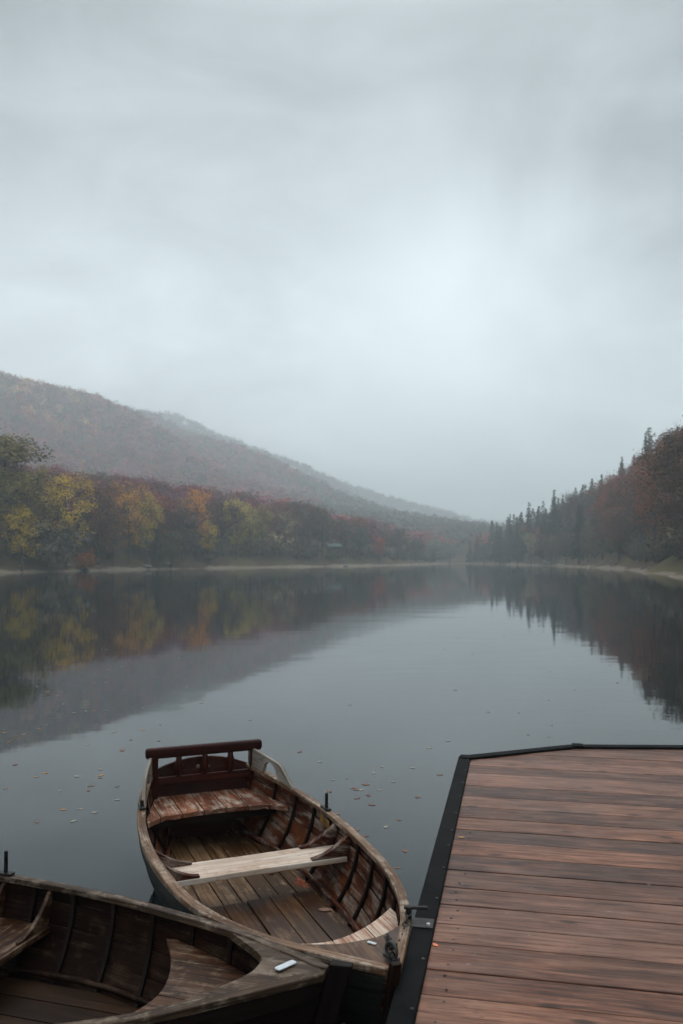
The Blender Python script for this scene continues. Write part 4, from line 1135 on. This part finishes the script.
# ------------------------------------------------------------------ haze
m = bpy.data.materials.new('valley_haze'); m.use_nodes = True
nt = m.node_tree; nt.nodes.clear(); out = nt.nodes.new('ShaderNodeOutputMaterial'); pv = nt.nodes.new('ShaderNodeVolumePrincipled')
pv.inputs['Color'].default_value = (.89, .965, 1, 1); pv.inputs['Density'].default_value = .00102; pv.inputs['Anisotropy'].default_value = .4
nt.links.new(pv.outputs[0], out.inputs['Volume'])
mb = MB(); zlo, zhi = float(GZ.min()) - 1.0, float(GZ.max()) + 16
mb.box((0, 0, (zlo + zhi) / 2), (6000, 0, 0), (0, 6400, 0), (0, 0, zhi - zlo)); hz_o = mb.build('haze', m); tag(hz_o, 'pale mist filling the valley', kind='stuff')

# ------------------------------------------------------------------ sky, sun, camera
SUN_EL, SUN_AZ = R(58), R(8)          # azimuth from straight ahead towards the right
wd = bpy.data.worlds.new('World'); scene.world = wd; wd.use_nodes = True
t = NT(wd.node_tree); wd.node_tree.nodes.clear()
sky = t.node('ShaderNodeTexSky', sky_type='NISHITA'); sky.sun_disc = False; sky.sun_elevation = SUN_EL; sky.sun_rotation = SUN_AZ
dirv = t.node('ShaderNodeTexCoord').outputs['Generated']
sp = t.node('ShaderNodeSeparateXYZ'); t.link(dirv, sp.inputs[0])
n1 = t.noise(t.mapping(dirv, (1, 1, 1.15)), 2.4, 6, .52, .5); n2 = t.noise(t.mapping(dirv, (1, 1, 2.3), (3, 1, 0)), 5.0, 6, .55, .6)
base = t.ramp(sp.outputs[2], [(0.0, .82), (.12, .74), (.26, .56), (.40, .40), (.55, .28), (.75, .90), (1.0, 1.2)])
cl = t.math('ADD', t.math('MULTIPLY', t.math('SUBTRACT', n1, .5), 1.25), t.math('MULTIPLY', t.math('SUBTRACT', n2, .5), 1.1))
cl = t.math('ADD', cl, 1.0)
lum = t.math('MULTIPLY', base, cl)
# thin spot in the cloud deck where the sun sits behind it
az, el = R(8.2), R(16)
dp = t.node('ShaderNodeVectorMath', operation='DOT_PRODUCT'); t.link(dirv, dp.inputs[0]); dp.inputs[1].default_value = (math.sin(az) * math.cos(el), math.cos(az) * math.cos(el), math.sin(el))
ang = t.math('SUBTRACT', 1.0, dp.outputs['Value'])
ang = t.math('ADD', ang, t.math('MULTIPLY', t.math('SUBTRACT', n2, .5), .02))
g1 = t.math('POWER', 2.718, t.math('MULTIPLY', ang, -85.0)); g2 = t.math('POWER', 2.718, t.math('MULTIPLY', ang, -14.0))
lum = t.math('ADD', lum, t.math('ADD', t.math('MULTIPLY', g1, .40), t.math('MULTIPLY', g2, .12)))
def lobe(az, el, k, amp):
    global lum
    az, el = R(az), R(el)
    d_ = t.node('ShaderNodeVectorMath', operation='DOT_PRODUCT'); t.link(dirv, d_.inputs[0]); d_.inputs[1].default_value = (math.sin(az) * math.cos(el), math.cos(az) * math.cos(el), math.sin(el))
    a_ = t.math('ADD', t.math('SUBTRACT', 1.0, d_.outputs['Value']), t.math('MULTIPLY', t.math('SUBTRACT', n1, .5), .04))
    lum = t.math('ADD', lum, t.math('MULTIPLY', t.math('POWER', 2.718, t.math('MULTIPLY', a_, -k)), amp))
lobe(-12, 15, 40, .15); lobe(24, 18, 40, -.20); lobe(-2, 23, 120, -.08); lobe(14, 26, 130, -.06); lobe(-24, 34, 30, -.07)
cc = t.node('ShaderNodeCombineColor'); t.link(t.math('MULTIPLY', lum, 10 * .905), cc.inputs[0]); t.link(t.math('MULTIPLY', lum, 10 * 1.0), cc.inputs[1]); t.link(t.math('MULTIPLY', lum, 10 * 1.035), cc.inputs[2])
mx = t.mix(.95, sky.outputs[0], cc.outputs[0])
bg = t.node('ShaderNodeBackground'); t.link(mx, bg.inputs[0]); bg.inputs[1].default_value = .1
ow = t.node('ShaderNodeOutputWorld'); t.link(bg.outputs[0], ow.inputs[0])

sl = bpy.data.lights.new('sun', 'SUN'); sl.energy = .8; sl.angle = R(40); sl.color = (1, .97, .93)
so = bpy.data.objects.new('sun', sl); col.objects.link(so)
sd = Vector((math.sin(SUN_AZ) * math.cos(SUN_EL), math.cos(SUN_AZ) * math.cos(SUN_EL), math.sin(SUN_EL)))
so.rotation_euler = (-sd).to_track_quat('-Z', 'Y').to_euler()

cam = bpy.data.cameras.new('camera'); cam.sensor_fit = 'VERTICAL'; cam.sensor_height = 36; cam.lens = 28.83; cam.shift_y = 48 / 1024; cam.clip_end = 6000; cam.clip_start = .05
cam.dof.use_dof = True; cam.dof.focus_distance = 4.2; cam.dof.aperture_fstop = 4.0
co = bpy.data.objects.new('camera', cam); col.objects.link(co); co.location = (0, 0, 1.95); co.rotation_euler = (R(90), 0, 0)
scene.camera = co
scene.render.engine = 'CYCLES'
cy = scene.cycles
cy.use_denoising = True; cy.max_bounces = 10; cy.diffuse_bounces = 3; cy.glossy_bounces = 3; cy.volume_bounces = 6; cy.transparent_max_bounces = 6
cy.caustics_reflective = False; cy.caustics_refractive = False
vs = scene.view_settings; vs.view_transform = 'Standard'; vs.look = 'None'; vs.exposure = .46; vs.gamma = 1; vs.use_curve_mapping = False
